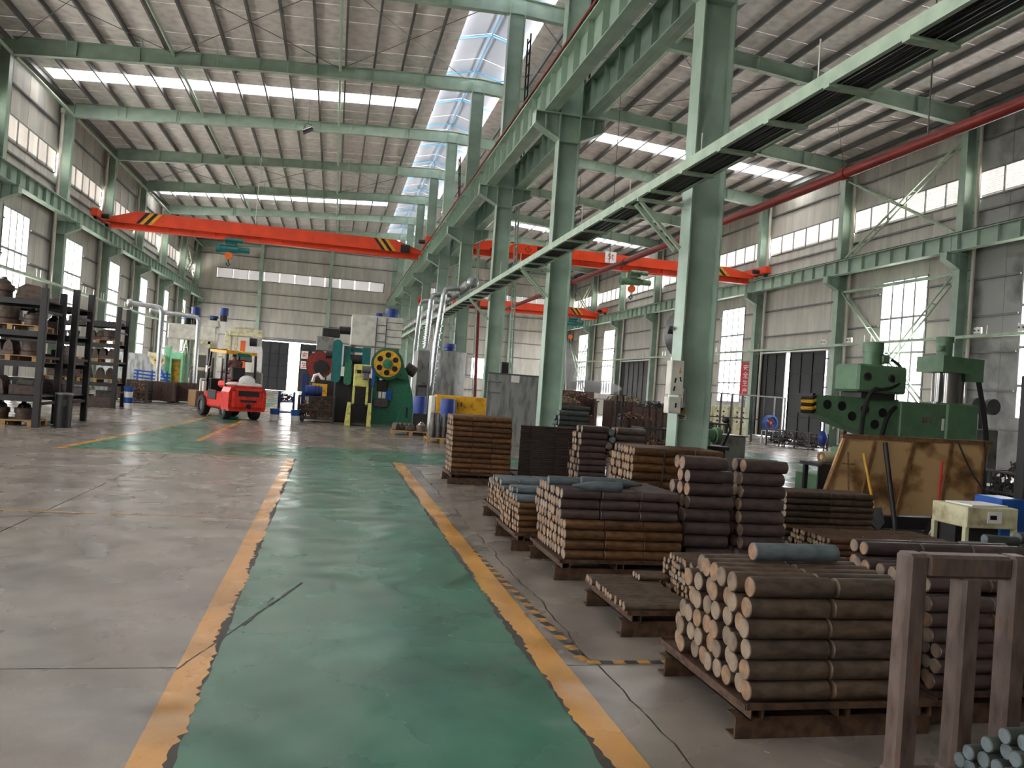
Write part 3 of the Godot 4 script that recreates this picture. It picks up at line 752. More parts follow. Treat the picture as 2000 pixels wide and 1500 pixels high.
func build_services() -> void:
	# cable tray along the middle columns
	var t := thing("cable_tray", "long pale green cable tray on brackets along the middle columns", "cable tray", V(0, 4.5, 0))
	for x in [4.16, 4.6]: part("side_rail", G.new().box(V(x, 0.02, -28.5), V(0.012, 0.13, 68.0)).box(V(x + (0.02 if x < 4.4 else -0.02), -0.04, -28.5), V(0.04, 0.01, 68.0)), M.steel_green_pale, t)
	for i in 64: part("rung", G.new().box(V(4.38, -0.05, 4.9 - i * 1.03), V(0.46, 0.035, 0.09)), M.steel_green_pale, t)
	for i in 42: part("rod", G.new().cyl(V(4.17 if i % 2 else 4.59, 0.0, 4.2 - i * 1.2), V(4.17 if i % 2 else 4.59, 0.3 if i % 3 else 0.45, 4.2 - i * 1.2), 0.008, 0.008, 5), M.white, t)
	for k in range(0, 9):
		var z := fz(k)
		part("bracket_arm", G.new().bar(V(4.86, -0.08, z + 0.12), V(4.14, -0.08, z + 0.12), 0.05, 0.05), M.steel_green_pale, t)
		for s in [0.1, -0.1]: part("bracket_strut", G.new().bar(V(4.2, -0.1, z + s), V(4.86, -0.72, z + s), 0.045, 0.045), M.steel_green_pale, t)
	var cb := thing("cable_bundle", "bundle of black power cables lying in the cable tray of the middle columns", "cables", V(0, 4.46, 0))
	for i in 24:
		var p: Array = []
		for j in 36: p.append(V(4.19 + i * 0.0165 + 0.008 * sin(j * 1.3 + i * 2.0), 0.03 + 0.014 * sin(j * 0.7 + i), 5.0 - j * 1.85))
		part("cable", G.new().tube(p, 0.0095 + 0.003 * (i % 3), 6), M.black if i % 4 else M.dark_steel, cb)
	# red pipes
	var rp := thing("fire_pipe", "thick red fire main hung along the drill aisle", "pipe", V(8.8, 5.87, 0))
	part("run", G.new().cyl(V(0, 0, 8), V(0, 0, -42.4), 0.09, 0.09, 12), M.red_pipe, rp)
	part("branch", G.new().tube([V(0, 0, -42.3), V(-0.3, 0, -42.45), V(-3.2, 0, -42.45)], 0.09, 10), M.red_pipe, rp)
	for i in 9: part("coupling", G.new().cyl(V(0, 0, 4 - i * 5.6), V(0, 0, 3.86 - i * 5.6), 0.11, 0.11, 12), M.red_pipe, rp)
	for i in 4:
		one("pipe_hanger", G.new().cyl(V(0, 5.97, 0), V(0, roof_y(8.8) - 0.1, 0), 0.012, 0.012, 5), M.grey_steel, "thin steel rod hanging the red fire main from the roof", "hanger", V(8.8, 0, fz(i) + 0.3), 0.0, "hangers of the fire main")
	var rd := thing("red_riser", "pair of red riser pipes running down beside the middle column", "pipe", V(0, 0, 0))
	part("run", G.new().tube([V(5.75, 5.4, -41.2), V(5.75, 5.4, -33.8), V(5.8, 5.2, -33.4), V(5.9, 0.3, -33.2)], 0.07, 8), M.red_pipe, rd)
	part("run", G.new().tube([V(6.3, 4.9, -33.4), V(6.28, 0.3, -33.3)], 0.055, 8), M.red_pipe, rd)
	part("flange", G.new().cyl(V(5.9, 1.0, -33.2), V(5.9, 1.12, -33.2), 0.13, 0.13, 10), M.red_pipe, rd)
	one("sprinkler_pipe", G.new().cyl(V(4.42, 9.12, 6), V(4.42, 9.12, -76), 0.035, 0.035, 8), M.red_pipe, "thin red pipe running along the top of the crane beam", "pipe")
	# conductor tubes and service channels on the side walls
	for side in [-1.0, 1.0]:
		var w := thing("wall_cable_channel", "pale green cable channel along the %s wall" % ("rack" if side < 0 else "drill-side"), "cable tray", V(XL + 0.42 if side < 0 else XR - 0.42, 4.75 if side < 0 else 4.62, 0))
		part("channel", G.new().box(V(0, 0, -33), V(0.2, 0.012, 86)).box(V(-0.1, 0.05, -33), V(0.012, 0.1, 86)).box(V(0.1, 0.05, -33), V(0.012, 0.1, 86)), M.steel_green_pale, w)
		for i in 40: part("pin", G.new().cyl(V(0.07, 0, -12 - i * 1.05 - (i % 3) * 0.3), V(0.07, 0.42, -12 - i * 1.05 - (i % 3) * 0.3), 0.012, 0.012, 5), M.white, w)
	var sock: Node3D = null
	for z in [-20.5, -22.4, -24.3, -31.6, -33.5, -47.0, -49.2, -51.0, -56.0]:
		if sock: copy(sock, V(XR - 0.58, 4.72, z))
		else:
			sock = thing("socket_box", "white socket box on the cable channel of the drill-side wall", "socket box", V(XR - 0.58, 4.72, z), 0.0, "socket boxes on the wall channel")
			part("housing", G.new().cbox(V(0, 0.12, 0), V(0.1, 0.24, 0.34), 0.02), M.white, sock)
			for s in [-0.09, 0.09]: part("outlet", G.new().cyl(V(-0.05, 0.12, s), V(-0.08, 0.12, s), 0.035, 0.035, 8), M.grey_steel, sock)
	# caged access ladders and hanging lamps
	for q in [[5.55, 2, "beside the second middle column"], [5.55, 3, "beside the third middle column"], [5.55, 5, "beside the fifth middle column"]]:
		var z: float = fz(q[1]) - 1.0
		var l := thing("access_ladder", "dark steel access ladder to the crane beam %s" % q[2], "ladder", V(0, 0, 0))
		for s in [-0.22, 0.22]: part("stringer", G.new().bar(V(5.5, 13.2, z + 1.3 + s), V(6.1, 9.3, z - 1.2 + s), 0.05, 0.05), M.dark_steel, l)
		for i in 13:
			var p := V(5.5, 13.2, z + 1.3).lerp(V(6.1, 9.3, z - 1.2), (i + 0.5) / 13.0)
			part("rung", G.new().bar(p + V(0, 0, -0.22), p + V(0, 0, 0.22), 0.04, 0.03), M.dark_steel, l)
	for q in [[3, "third"], [4, "fourth"], [5, "fifth"]]:
		var z: float = fz(q[0]) - 0.6
		var l := thing("floor_ladder", "long green ladder leaning up the %s middle column to the crane beam" % q[1], "ladder", V(0, 0, 0))
		for s in [-0.2, 0.2]: part("stringer", G.new().bar(V(6.1, 0.0, z - 0.8 + s), V(5.6, 9.0, z + 0.3 + s), 0.045, 0.045), M.steel_green, l)
		for i in 26:
			var p := V(6.1, 0.0, z - 0.8).lerp(V(5.6, 9.0, z + 0.3), (i + 0.5) / 26.0)
			part("rung", G.new().bar(p + V(0, 0, -0.2), p + V(0, 0, 0.2), 0.03, 0.03), M.steel_green, l)
	for q in [[-1.9, 12.6, -37.3, "over the forklift aisle"], [13.2, 12.0, -44.5, "over the drill aisle"]]:
		var l := thing("high_bay_lamp", "grey bracketed floodlight hung under the roof %s" % q[3], "lamp", V(q[0], q[1], q[2]))
		part("cable", G.new().cyl(V(0, 0.3, 0), V(0, roof_y(q[0]) - q[1] - 0.004, 0), 0.012, 0.012, 5), M.black, l)
		part("housing", G.new().cbox(V(0, 0, 0), V(0.5, 0.12, 0.4), 0.03, Basis(Vector3.BACK, 0.5)), M.grey_steel, l)
		part("bracket", G.new().tube([V(-0.2, 0.02, 0.0), V(-0.1, 0.3, 0), V(0.1, 0.3, 0), V(0.22, 0.1, 0)], 0.02, 6), M.dark_steel, l)
	one("drop_cable", G.new().tube(curve(V(0, 14, 0), V(0.02, 12, 0), V(-0.1, 11, 0), V(-0.05, 9.55, 0), 8), 0.018, 5), M.white, "pale cable hanging from the roof down to the forklift-aisle crane", "cable", V(-4.6, -0.05, -45))

func crane(label: String, x0: float, x1: float, z: float, yb: float, yt: float, rail0: float, rail1: float, group: String) -> Node3D:
	var c := thing("overhead_crane", label, "crane", V(0, 0, z), 0.0, group)
	var ym := yb + 0.3
	var g := G.new().prism(poly([[x0, ym], [x0 + 0.1, ym + 0.2], [x0 + 1.5, yt], [x1 - 1.5, yt], [x1 - 0.1, ym + 0.2], [x1, ym]]), 0.42, Transform3D(Basis(), V(0, 0, -0.21)))
	part("girder", g, M.crane_orange, c)
	part("bottom_flange", G.new().box(V((x0 + x1) / 2, yb + 0.02, 0), V(x1 - x0 - 0.5, 0.04, 0.34)).box(V((x0 + x1) / 2, (yb + ym) / 2, 0), V(x1 - x0 - 0.4, ym - yb, 0.05)), M.crane_orange, c)
	for i in 14: part("gusset", G.new().box(V(lerpf(x0 + 0.8, x1 - 0.8, i / 13.0), (yb + ym) / 2 + 0.05, 0), V(0.02, ym - yb - 0.1, 0.3)), M.crane_orange, c)
	for s in [[x0 - 0.22, rail0], [x1 + 0.22, rail1]]:
		var e := part("end_truck", G.new().cbox(V(s[0], s[1] + 0.36, 0), V(0.34, 0.4, 2.6), 0.03), M.crane_orange, c)
		for w in [-1.05, 1.05]: part("wheel", G.new().cyl(V(s[0] - 0.06, s[1] + 0.14, w), V(s[0] + 0.06, s[1] + 0.14, w), 0.14, 0.14, 14), M.dark_steel, e)
		part("motor", G.new().cyl(V(s[0], s[1] + 0.3, 0.6), V(s[0] + (0.5 if s[0] < x0 else -0.5), s[1] + 0.3, 0.6), 0.12, 0.12, 10), M.dark_steel, e)
	for s in [x0 + 2.1, x1 - 2.1]:   # hazard stripes painted on the girder ends
		for i in 4:
			var xx: float = s + (i - 1.5) * 0.2
			var lean := 0.5 if s < (x0 + x1) / 2 else -0.5
			part("hazard_stripe", G.new().prism(poly([[xx - 0.09 - lean / 2, ym + 0.02], [xx + 0.09 - lean / 2, ym + 0.02], [xx + 0.09 + lean / 2, yt - 0.02], [xx - 0.09 + lean / 2, yt - 0.02]]), 0.006, Transform3D(Basis(), V(0, 0, 0.211))), M.warning_yellow if i % 2 else M.black, c)
	return c

func hoist(at: Vector3, label: String, m: Material, drop: float) -> void:
	var h := thing("wire_rope_hoist", label, "hoist", at)
	part("drum", G.new().cyl(V(-0.55, -0.35, 0), V(0.35, -0.35, 0), 0.2, 0.2, 14), m, h)
	part("motor", G.new().cyl(V(0.35, -0.35, 0), V(0.95, -0.35, 0), 0.15, 0.15, 12), m, h)
	part("gearbox", G.new().cyl(V(-0.75, -0.35, 0), V(-0.55, -0.35, 0), 0.24, 0.24, 12), m, h)
	part("trolley", G.new().cbox(V(0, 0.02, 0), V(0.6, 0.26, 0.5), 0.03).cyl(V(-0.3, 0.12, 0.28), V(0.3, 0.12, 0.28), 0.1, 0.1, 10), m, h)
	part("travel_motor", G.new().cyl(V(0.3, 0.1, 0.32), V(0.62, 0.1, 0.32), 0.13, 0.13, 10), m, h)
	for s in [-0.08, 0.08]: part("rope", G.new().cyl(V(-0.1 + s, -0.4, 0), V(-0.1 + s, -0.4 - drop, 0), 0.009, 0.009, 5), M.dark_steel, h)
	var b := part("hook_block", G.new().cyl(V(-0.1, -0.4 - drop, -0.09), V(-0.1, -0.4 - drop, 0.09), 0.2, 0.2, 14), M.orange_paint, h)
	part("hook", G.new().tube([V(-0.1, -0.55 - drop, 0), V(-0.1, -0.75 - drop, 0), V(-0.02, -0.86 - drop, 0), V(-0.1, -0.96 - drop, 0), V(-0.2, -0.88 - drop, 0), V(-0.19, -0.8 - drop, 0)], 0.03, 6), M.dark_steel, b)

func word(s: String, h: float, mat_: Material, parent: Node, at: Vector3, turn := Basis(), called := "lettering") -> MeshInstance3D:
	var tm := TextMesh.new()
	var f := SystemFont.new()
	f.font_names = PackedStringArray(["Droid Sans Fallback", "Droid Sans"])
	tm.font = f; tm.text = s; tm.font_size = 48; tm.pixel_size = h / 48.0; tm.depth = 0.004
	tm.material = mat_
	return inst(called, tm, parent, Transform3D(turn, at))

func build_cranes() -> void:
	var a := crane("orange overhead crane bridging the forklift aisle", -12.03, 4.38, -45.0, 8.48, 9.43, 8.64, 9.12, "")
	part("control_box", G.new().cbox(V(3.4, 8.98, 0.3), V(0.5, 0.42, 0.25), 0.02), M.dark_steel, a)
	var b := crane("orange overhead crane in the drill aisle with emblem and white notice", 5.82, 22.22, -40.3, 8.3, 9.1, 9.12, 8.64, "")
	# maker's emblem, lettering and notice board
	part("emblem", G.new().ring(V(9.35, 8.85, 0.214), Vector3.BACK, 0.15, 0.19, 0.006, 4), M.black, b)
	word("2", 0.16, M.black, b, V(9.35, 8.85, 0.216))
	word("起重机", 0.2, M.black, b, V(10.05, 8.92, 0.216))
	word("起重机械", 0.14, M.black, b, V(10.0, 8.72, 0.216))
	var nb := part("notice_board", G.new().box(V(13.84, 8.92, 0.22), V(0.62, 0.6, 0.012)), M.white, b)
	word("5t", 0.4, M.sign_red, nb, V(13.84, 8.95, 0.23))
	crane("orange overhead crane in the drill aisle nearest the end wall", 5.82, 22.22, -66.5, 8.2, 9.1, 9.12, 8.64, "")
	hoist(V(-5.8, 8.35, -45), "teal hoist hanging under the forklift-aisle crane", M.press_teal, 0.3)
	hoist(V(15.3, 8.15, -40.3), "dark green hoist under the crane with the white notice", M.drill_green, 0.35)
	hoist(V(19.9, 8.05, -66.5), "teal hoist with orange hook block under the crane nearest the end wall", M.press_teal, 1.1)

var bar_cache := {}
func bar_mesh(d: float, l: float, fam: String, k: int, e: int, seg: int) -> ArrayMesh:   # round bar along +x, sawn ends as a second surface
	var key := "%s_%d_%d_%.3f_%.3f" % [fam, k, e, d, l]
	if bar_cache.has(key): return bar_cache[key]
	var r := d * 0.5
	var c := minf(0.004, r * 0.12)
	var t := Basis(Vector3(0, 0, 1), Vector3(1, 0, 0), Vector3(0, 1, 0))
	var m := G.new().lathe(Vector3.ZERO, [[r - c, 0], [r, c], [r, l - c], [r - c, l]], seg, t).surface(ArrayMesh.new(), M["%s_%d" % [fam, k]])
	# smooth side: replace the flat-ring normals of the wall by radial ones (lathe already gives radial normals around)
	m = G.new().lathe(Vector3.ZERO, [[0, 0], [r - c, 0]], seg, t).lathe(Vector3.ZERO, [[r - c, l], [0, l]], seg, t).surface(m, M["end_%d" % e] if fam != "dark" and fam != "olive" else M["%s_%d" % ["warm" if fam == "dark" else "bluegrey", e]])
	bar_cache[key] = m
	return m

func add_bar(called: String, p: Vector3, d: float, l: float, fam: String, label: String, group: String, b := Basis()) -> MeshInstance3D:
	var spin := Basis(Vector3.RIGHT, rng.randf() * TAU)
	var o := inst(called, bar_mesh(d, l, fam, rng.randi() % 3, rng.randi() % 3, 20 if d > 0.07 else 14), self, Transform3D(b * spin, p))
	tag(o, label, "steel bar", group)
	return o

func pallet(x: float, zf: float, w: float, dp: float, label: String, mt := "rusty_iron") -> Node3D:
	# welded steel pallet: channel feet, open square-tube runners, angle-iron rim
	var p := thing("steel_pallet", label, "pallet", V(x, 0, zf), 0.0, "steel pallets of round bars")
	for z in [-0.02, -dp + 0.14]:
		part("foot", G.new().box(V(w / 2 - 0.02, 0.052, z - 0.03), V(w, 0.1, 0.012)).box(V(w / 2 - 0.02, 0.006, z - 0.07), V(w, 0.01, 0.09)).box(V(w / 2 - 0.02, 0.098, z - 0.07), V(w, 0.008, 0.09)), M[mt], p)
	for i in 3:
		var xx: float = 0.06 + (w - 0.14) * i / 2.0
		var g := G.new()
		g.box(V(xx - 0.03, 0.128, -dp / 2), V(0.006, 0.052, dp)).box(V(xx + 0.03, 0.128, -dp / 2), V(0.006, 0.052, dp)).box(V(xx, 0.105, -dp / 2), V(0.066, 0.006, dp)).box(V(xx, 0.151, -dp / 2), V(0.066, 0.006, dp))
		part("runner_tube", g, M[mt], p)
	for q in [[V(w / 2, 0.167, 0.006), V(w, 0.03, 0.008)], [V(w / 2, 0.167, -dp - 0.004), V(w, 0.03, 0.008)], [V(0, 0.162, -dp / 2), V(0.008, 0.022, dp)], [V(w, 0.162, -dp / 2), V(0.008, 0.022, dp)]]: part("rim_angle", G.new().box(q[0], q[1]), M[mt], p)
	part("deck", G.new().box(V(w / 2, 0.158, -dp / 2), V(w, 0.008, dp)), M[mt], p)
	return p

func pile(x: float, zf: float, y: float, d: float, rows: Array, lens: Array, fams: Array, label: String, group: String, rag := 0.02, drift := 0.0, called := "round_bar", gapw := 0.004) -> void:
	# bars along +x, stacked in rows upwards; each row is [first column, columns], columns run away from zf; only bars that can be seen are laid
	for r in rows.size():
		var c0: int = rows[r][0]
		var c1: int = rows[r][0] + rows[r][1]
		for c in range(c0, c1):
			var open: bool = c == c0 or c == c1 - 1 or r == rows.size() - 1
			if not open: open = c < rows[r + 1][0] or c >= rows[r + 1][0] + rows[r + 1][1]
			var off := rng.randf_range(-rag, rag) + drift * r
			var xx := x + off
			for i in lens.size():
				var l: float = lens[i]
				if i == 0 or open:
					var f: String = fams[mini(r, fams.size() - 1)]
					add_bar(called, V(xx + (rng.randf_range(0, rag) * 0.5 if i > 0 else 0.0), y + d * (r + 0.5) * 0.985, zf - d * (c + 0.5) - rng.randf_range(0, 0.002)), d * 0.985, l - 0.002, f, label, group)
				xx += l + gapw

func full(n: int, k: int) -> Array:
	var a: Array = []
	for i in n: a.append([0, k])
	return a

func build_bars() -> void:
	# nearest pallet
	pallet(1.90, -3.24, 1.02, 0.94, "rusty steel pallet under grey-brown bars at the near end of the row beside the walkway")
	pile(1.93, -3.25, 0.17, 0.0955, [[0, 9], [0, 9], [0, 8], [0, 7], [0, 7], [0, 6]], [0.41, 0.41], ["brown"], "grey-brown round bar with sawn tan end on the pallet beside the walkway corner tape", "grey-brown bars on the near pallet", 0.022, -0.008, "grey_bar", 0.014)
	add_bar("round_bar", V(2.1, 0.785, -3.62), 0.088, 0.47, "bluegrey", "blue-grey coated round bar lying across the top of the grey-brown bars", "", Basis(Vector3.UP, 0.01))
	# low pallet with one layer, then the heap of thin bars
	pallet(1.90, -4.7, 1.3, 0.86, "rusty steel pallet with a single layer of thin bars beside the walkway")
	for i in 17:
		add_bar("thin_bar", V(1.885 + rng.randf_range(-0.012, 0.012), 0.194, -4.73 - i * 0.0485), 0.046, 0.47, "brown", "thin grey-brown bar lying in the single layer on the low pallet", "single layer of thin bars on the low pallet")
	for i in 3: add_bar("thin_bar", V(2.22, 0.241, -5.34 - i * 0.05), 0.046, 0.22, "brown", "short thin bar in the trio lying on top of the single layer", "three short bars on the low pallet")
	pile(2.44, -4.68, 0.17, 0.043, [[0, 19], [0, 19], [0, 18], [1, 17], [2, 15], [3, 13]], [0.4, 0.36], ["warm", "brown"], "thin rusty bar with pale sawn end heaped behind the single layer", "thin bars heaped on the low pallet", 0.02, 0.0, "thin_bar")
	# bars in three lengths
	pallet(1.87, -6.15, 1.06, 0.96, "rusty steel pallet under rust-brown and plum bars in three lengths")
	pile(1.92, -6.16, 0.17, 0.083, [[0, 11], [0, 11], [0, 11], [0, 11]], [0.335, 0.335, 0.335], ["rust"], "rust-brown round bar in the lower rows of the pallet topped with torn blue wraps", "rust-brown lower bars of the wrapped pallet", 0.01, -0.006, "rust_bar")
	pile(1.86, -6.17, 0.17 + 4 * 0.0818, 0.083, [[0, 10], [0, 10], [0, 9]], [0.33, 0.335, 0.335], ["plum"], "plum-brown round bar in the upper rows of the pallet topped with torn blue wraps", "plum upper bars of the wrapped pallet", 0.008, 0.004, "plum_bar", 0.008)
	wrap_bar(V(1.95, 0.77, -6.2), 0.42, 0.042, -1.0, "blue-grey torn wrap sleeve tapering at its aisle end on the plum bars")
	wrap_bar(V(2.10, 0.775, -6.45), 0.55, 0.047, 1.0, "long blue-grey wrap sleeve tapering away from the aisle on the plum bars")
	wrap_bar(V(1.83, 0.77, -6.5), 0.40, 0.04, 0.0, "short straight blue-grey wrap sleeve on the plum bars")
	# smaller pallets behind
	pallet(1.76, -7.26, 1.0, 0.9, "rusty steel pallet under thin rust bars topped with blue-grey bars")
	pile(1.78, -7.27, 0.17, 0.059, full(5, 14), [0.33, 0.33], ["rust"], "thin rust-brown bar under a blue-grey layer beside the wrapped pallet", "thin rust bars beside the wrapped pallet", 0.012, 0.0, "thin_rust_bar")
	pile(1.78, -7.28, 0.17 + 5 * 0.0582, 0.059, [[0, 9], [3, 5]], [0.31, 0.3], ["bluegrey"], "blue-grey coated bar on top of the thin rust bars beside the wrapped pallet", "blue-grey bars beside the wrapped pallet", 0.03, 0.0, "coated_bar")
	pallet(1.87, -8.46, 1.1, 0.96, "rusty steel pallet under rust bars with a blue-grey top layer of five lengths")
	pile(1.89, -8.47, 0.17, 0.06, full(4, 14), [0.22, 0.22, 0.22, 0.22, 0.22], ["rust"], "short thin rust bar in five end-to-end lengths under blue-grey bars", "short rust bars in five lengths", 0.01, 0.0, "short_rust_bar")
	pile(1.88, -8.47, 0.17 + 4 * 0.0591, 0.06, [[0, 14], [1, 9]], [0.22, 0.22, 0.22, 0.22, 0.22], ["bluegrey"], "short blue-grey bar in the top layer of the five-length pallet", "short blue-grey bars in five lengths", 0.014, 0.0, "coated_bar")
	# far row: tall stacks
	pallet(1.85, -12.18, 1.02, 0.8, "rusty steel pallet under the tall stack of rust bars at the walkway crossing")
	pile(1.87, -12.2, 0.17, 0.083, full(11, 8), [0.31, 0.31, 0.31], ["rust"], "rust-brown bar of the tall three-length stack at the walkway crossing", "tall stack of rust bars", 0.006, -0.002)
	pallet(2.94, -12.32, 1.06, 0.8, "rusty steel pallet under the stack of very thin dark bars")
	pile(2.97, -12.35, 0.17, 0.0325, full(25, 1), [0.2, 0.2, 0.2, 0.2, 0.2], ["dark"], "very thin dark bar of the dense stack beside the tall rust stack", "dense stack of very thin dark bars", 0.003, 0.0, "dark_thin_bar", 0.002)
	pallet(3.62, -11.4, 1.05, 0.9, "rusty steel pallet under plum bars and bars turned end-on")
	pile(3.65, -11.42, 0.17, 0.1, [[0, 5], [0, 5], [0, 5], [0, 5], [0, 5], [0, 4], [0, 4], [0, 4], [0, 3]], [0.42], ["plum"], "large plum bar stacked beside bars turned end-on", "plum bars beside the end-on bars", 0.025, 0.004, "plum_bar")
	pile(4.24, -11.42, 0.17, 0.1, [[0, 4], [0, 4], [0, 4], [0, 4], [0, 4], [0, 4], [0, 3], [0, 3], [0, 3]], [0.46], ["plum"], "large plum bar stacked beyond the bars turned end-on", "plum bars beyond the end-on bars", 0.012, 0.0, "plum_bar")
	var tz := Basis(Vector3.UP, PI / 2)   # bar axis towards the far wall
	for q in [[4.15, 0.98, "olive"], [4.17, 0.87, "olive"], [4.13, 0.77, "bluegrey"], [4.18, 0.67, "brown"], [4.14, 0.565, "brown"]]:
		add_bar("round_bar", V(q[0], q[1], -11.4), 0.1, 0.4, q[2], "round bar turned end-on between the two plum stacks", "end-on bars between the plum stacks", tz)
	add_bar("round_bar", V(4.15, 0.17, -11.36), 0.104, 0.36, "plum", "plum bar standing upright between the two plum stacks", "", Basis(Vector3.BACK, PI / 2))
	pile(4.08, -12.75, 0.17, 0.085, full(10, 2), [0.5], ["olive"], "dark olive bar stacked behind the very thin dark bars", "olive bars behind the thin stack", 0.02, 0.0, "olive_bar")
	pallet(4.05, -12.72, 0.58, 0.7, "dark steel pallet under the olive bars behind the thin stack", "dark_steel")
	pallet(3.72, -9.48, 1.3, 0.92, "rusty steel pallet under rust bars bound with a black strap")
	pile(3.74, -9.5, 0.17, 0.106, [[0, 8], [0, 8], [0, 8], [0, 8], [0, 8], [0, 8], [0, 7]], [0.42, 0.4, 0.4], ["rust"], "large rust-brown bar of the pile bound with a black strap", "rust bars bound with a black strap", 0.012, 0.006)
	one("strap", G.new().tube([V(0, 0.17, 0), V(0.0, 0.5, 0.012), V(0.02, 0.88, 0.01), V(0.02, 0.88, -0.8)], 0.009, 5), M.black, "black strap bound round the pile of large rust bars", "strap", V(4.165, 0, -9.49))
	# large plum bars
	pallet(2.95, -6.2, 1.02, 0.9, "rusty steel pallet under the two tall stacks of large plum bars")
	pile(3.0, -6.22, 0.17, 0.112, [[0, 6], [0, 6], [0, 5], [0, 5], [0, 4], [0, 3], [0, 2], [0, 2]], [0.41], ["plum"], "large plum bar of the tall stack touching the wrapped pallet", "large plum bars, aisle stack", 0.03, -0.006, "large_plum_bar")
	pile(3.5, -6.22, 0.17, 0.112, [[0, 6], [0, 5], [0, 5], [0, 4], [0, 4], [0, 3], [0, 2], [0, 2]], [0.41], ["plum"], "large plum bar of the tall stack farther from the wrapped pallet", "large plum bars, inner stack", 0.025, -0.004, "large_plum_bar")
	pallet(4.26, -6.08, 1.4, 0.86, "rusty steel pallet under the low heap of thin bars with yellow-dotted ends")
	pile(4.3, -6.1, 0.17, 0.05, [[0, 15], [0, 15], [0, 14], [0, 13], [1, 11]], [0.44, 0.44, 0.4], ["warm"], "thin warm-brown bar of the low heap with yellow-dotted ends", "low heap of thin warm-brown bars", 0.015, 0.0, "slim_warm_bar")
	for q in [[2, 6], [3, 9], [1, 8]]: one("paint_dot", G.new().disc(V(4.27, 0.17 + 0.049 * (q[0] + 0.5), -6.1 - 0.05 * (q[1] + 0.5)), Vector3.RIGHT, 0.014, 0.002, 10), M.warning_yellow, "yellow paint dot on a sawn end of the low heap", "paint mark", Vector3.ZERO, 0.0, "yellow dots on bar ends")
	pallet(4.5, -7.18, 1.1, 0.86, "rusty steel pallet under brown bars behind the low yellow-dotted heap")
	pile(4.52, -7.2, 0.17, 0.066, full(8, 6), [0.5, 0.5], ["brown"], "medium brown bar of the pile behind the low yellow-dotted heap", "brown bars behind the low heap", 0.015, 0.0, "brown_bar")
	# behind the tube frame
	pallet(2.96, -3.34, 1.3, 0.95, "rusty steel pallet under shiny plum bars behind the tube frame")
	pile(3.0, -3.36, 0.17, 0.078, [[0, 10], [0, 10], [0, 10], [0, 10], [0, 10], [0, 10], [1, 8]], [0.36, 0.4, 0.36], ["plum"], "shiny plum bar stacked behind the upright tube frame", "plum bars behind the tube frame", 0.03, -0.006, "round_bar", 0.008)
	pile(3.02, -3.96, 0.17 + 7 * 0.0768, 0.078, [[0, 2]], [0.36, 0.34, 0.34], ["plum"], "shiny plum bar of the topmost row behind the tube frame", "topmost plum bars behind the tube frame", 0.01, 0.0, "shiny_plum_bar")
	pallet(4.8, -5.0, 1.2, 0.9, "rusty steel pallet under brown bars topped with two olive bars")
	pile(4.82, -5.02, 0.17, 0.07, full(6, 4), [0.5, 0.5], ["brown"], "brown bar under the two loose olive bars", "brown bars under the olive pair", 0.015, 0.0, "brown_bar")
	add_bar("round_bar", V(4.9, 0.63, -5.12), 0.075, 0.3, "olive", "slimmer olive bar lying loose on the brown bars", "", Basis(Vector3.BACK, -0.04))
	add_bar("round_bar", V(5.22, 0.64, -5.14), 0.095, 0.4, "olive", "thicker olive bar lying loose on the brown bars", "", Basis(Vector3.BACK, 0.05))
	# upright tube frame with short grey bars
	var f := thing("tube_frame", "heavy upright frame of rusty square tubes on a low base", "frame rack", V(2.06, 0, -2.5))
	for x in [0.03, 0.265, 0.475]:
		part("post", G.new().cbox(V(x, 0.62 if x != 0.265 else 0.58, 0), V(0.082, 0.8 if x != 0.265 else 0.72, 0.082), 0.012), M.frame_tube, f)
		part("base_arm", G.new().cbox(V(x, 0.19, 0.45), V(0.095, 0.095, 1.0), 0.012), M.frame_tube, f)
		part("gusset", G.new().cbox(V(x, 0.25, 0.09), V(0.06, 0.03, 0.08), 0.01), M.frame_tube, f)
		for z in [0.0, 0.88]: part("leg", G.new().box(V(x, 0.07, z), V(0.08, 0.142, 0.08)), M.frame_tube, f)
	part("top_rail", G.new().cbox(V(0.2525, 0.975, 0), V(0.362, 0.085, 0.078), 0.012), M.frame_tube, f)
	part("base_rail", G.new().cbox(V(0.125, 0.19, 0), V(0.155, 0.08, 0.08), 0.01), M.frame_tube, f)
	for q in [[0, 5, 0.0], [1, 5, 0.01], [2, 4, 0.02], [3, 3, 0.04], [4, 2, 0.05]]:
		for c in q[1]:
			add_bar("short_bar", V(2.21 + q[2] + rng.randf_range(-0.015, 0.015), 0.266 + q[0] * 0.052, -2.16 - c * 0.055 - q[0] * 0.0), 0.054, 0.4, "olive", "short olive-grey bar heaped on the base of the tube frame", "short olive bars on the tube frame")

func wrap_bar(p: Vector3, l: float, r: float, taper: float, label: String) -> void:
	var prof: Array = [[0.0, 0.0], [r * 0.97, 0.0], [r, 0.01], [r, l * 0.55], [r * 0.8, l * 0.72], [r * 0.5, l * 0.86], [r * 0.2, l], [0.0, l]]
	if taper == 0.0: prof = [[0.0, 0.0], [r * 0.97, 0.0], [r, 0.01], [r * 0.97, l * 0.5], [r, l - 0.01], [r * 0.95, l], [0.0, l]]
	var t := Basis(Vector3(0, 0, 1), Vector3(1, 0, 0), Vector3(0, 1, 0))
	if taper < 0.0: t = Basis(Vector3(0, 0, -1), Vector3(-1, 0, 0), Vector3(0, 1, 0)); p.x += l
	var o := inst("wrap_sleeve", G.new().lathe(Vector3.ZERO, prof, 14, t).mesh(M.bluegrey_1), self, Transform3D(Basis(), p))
	tag(o, label, "wrapped bar", "blue-grey wraps on the plum bars")

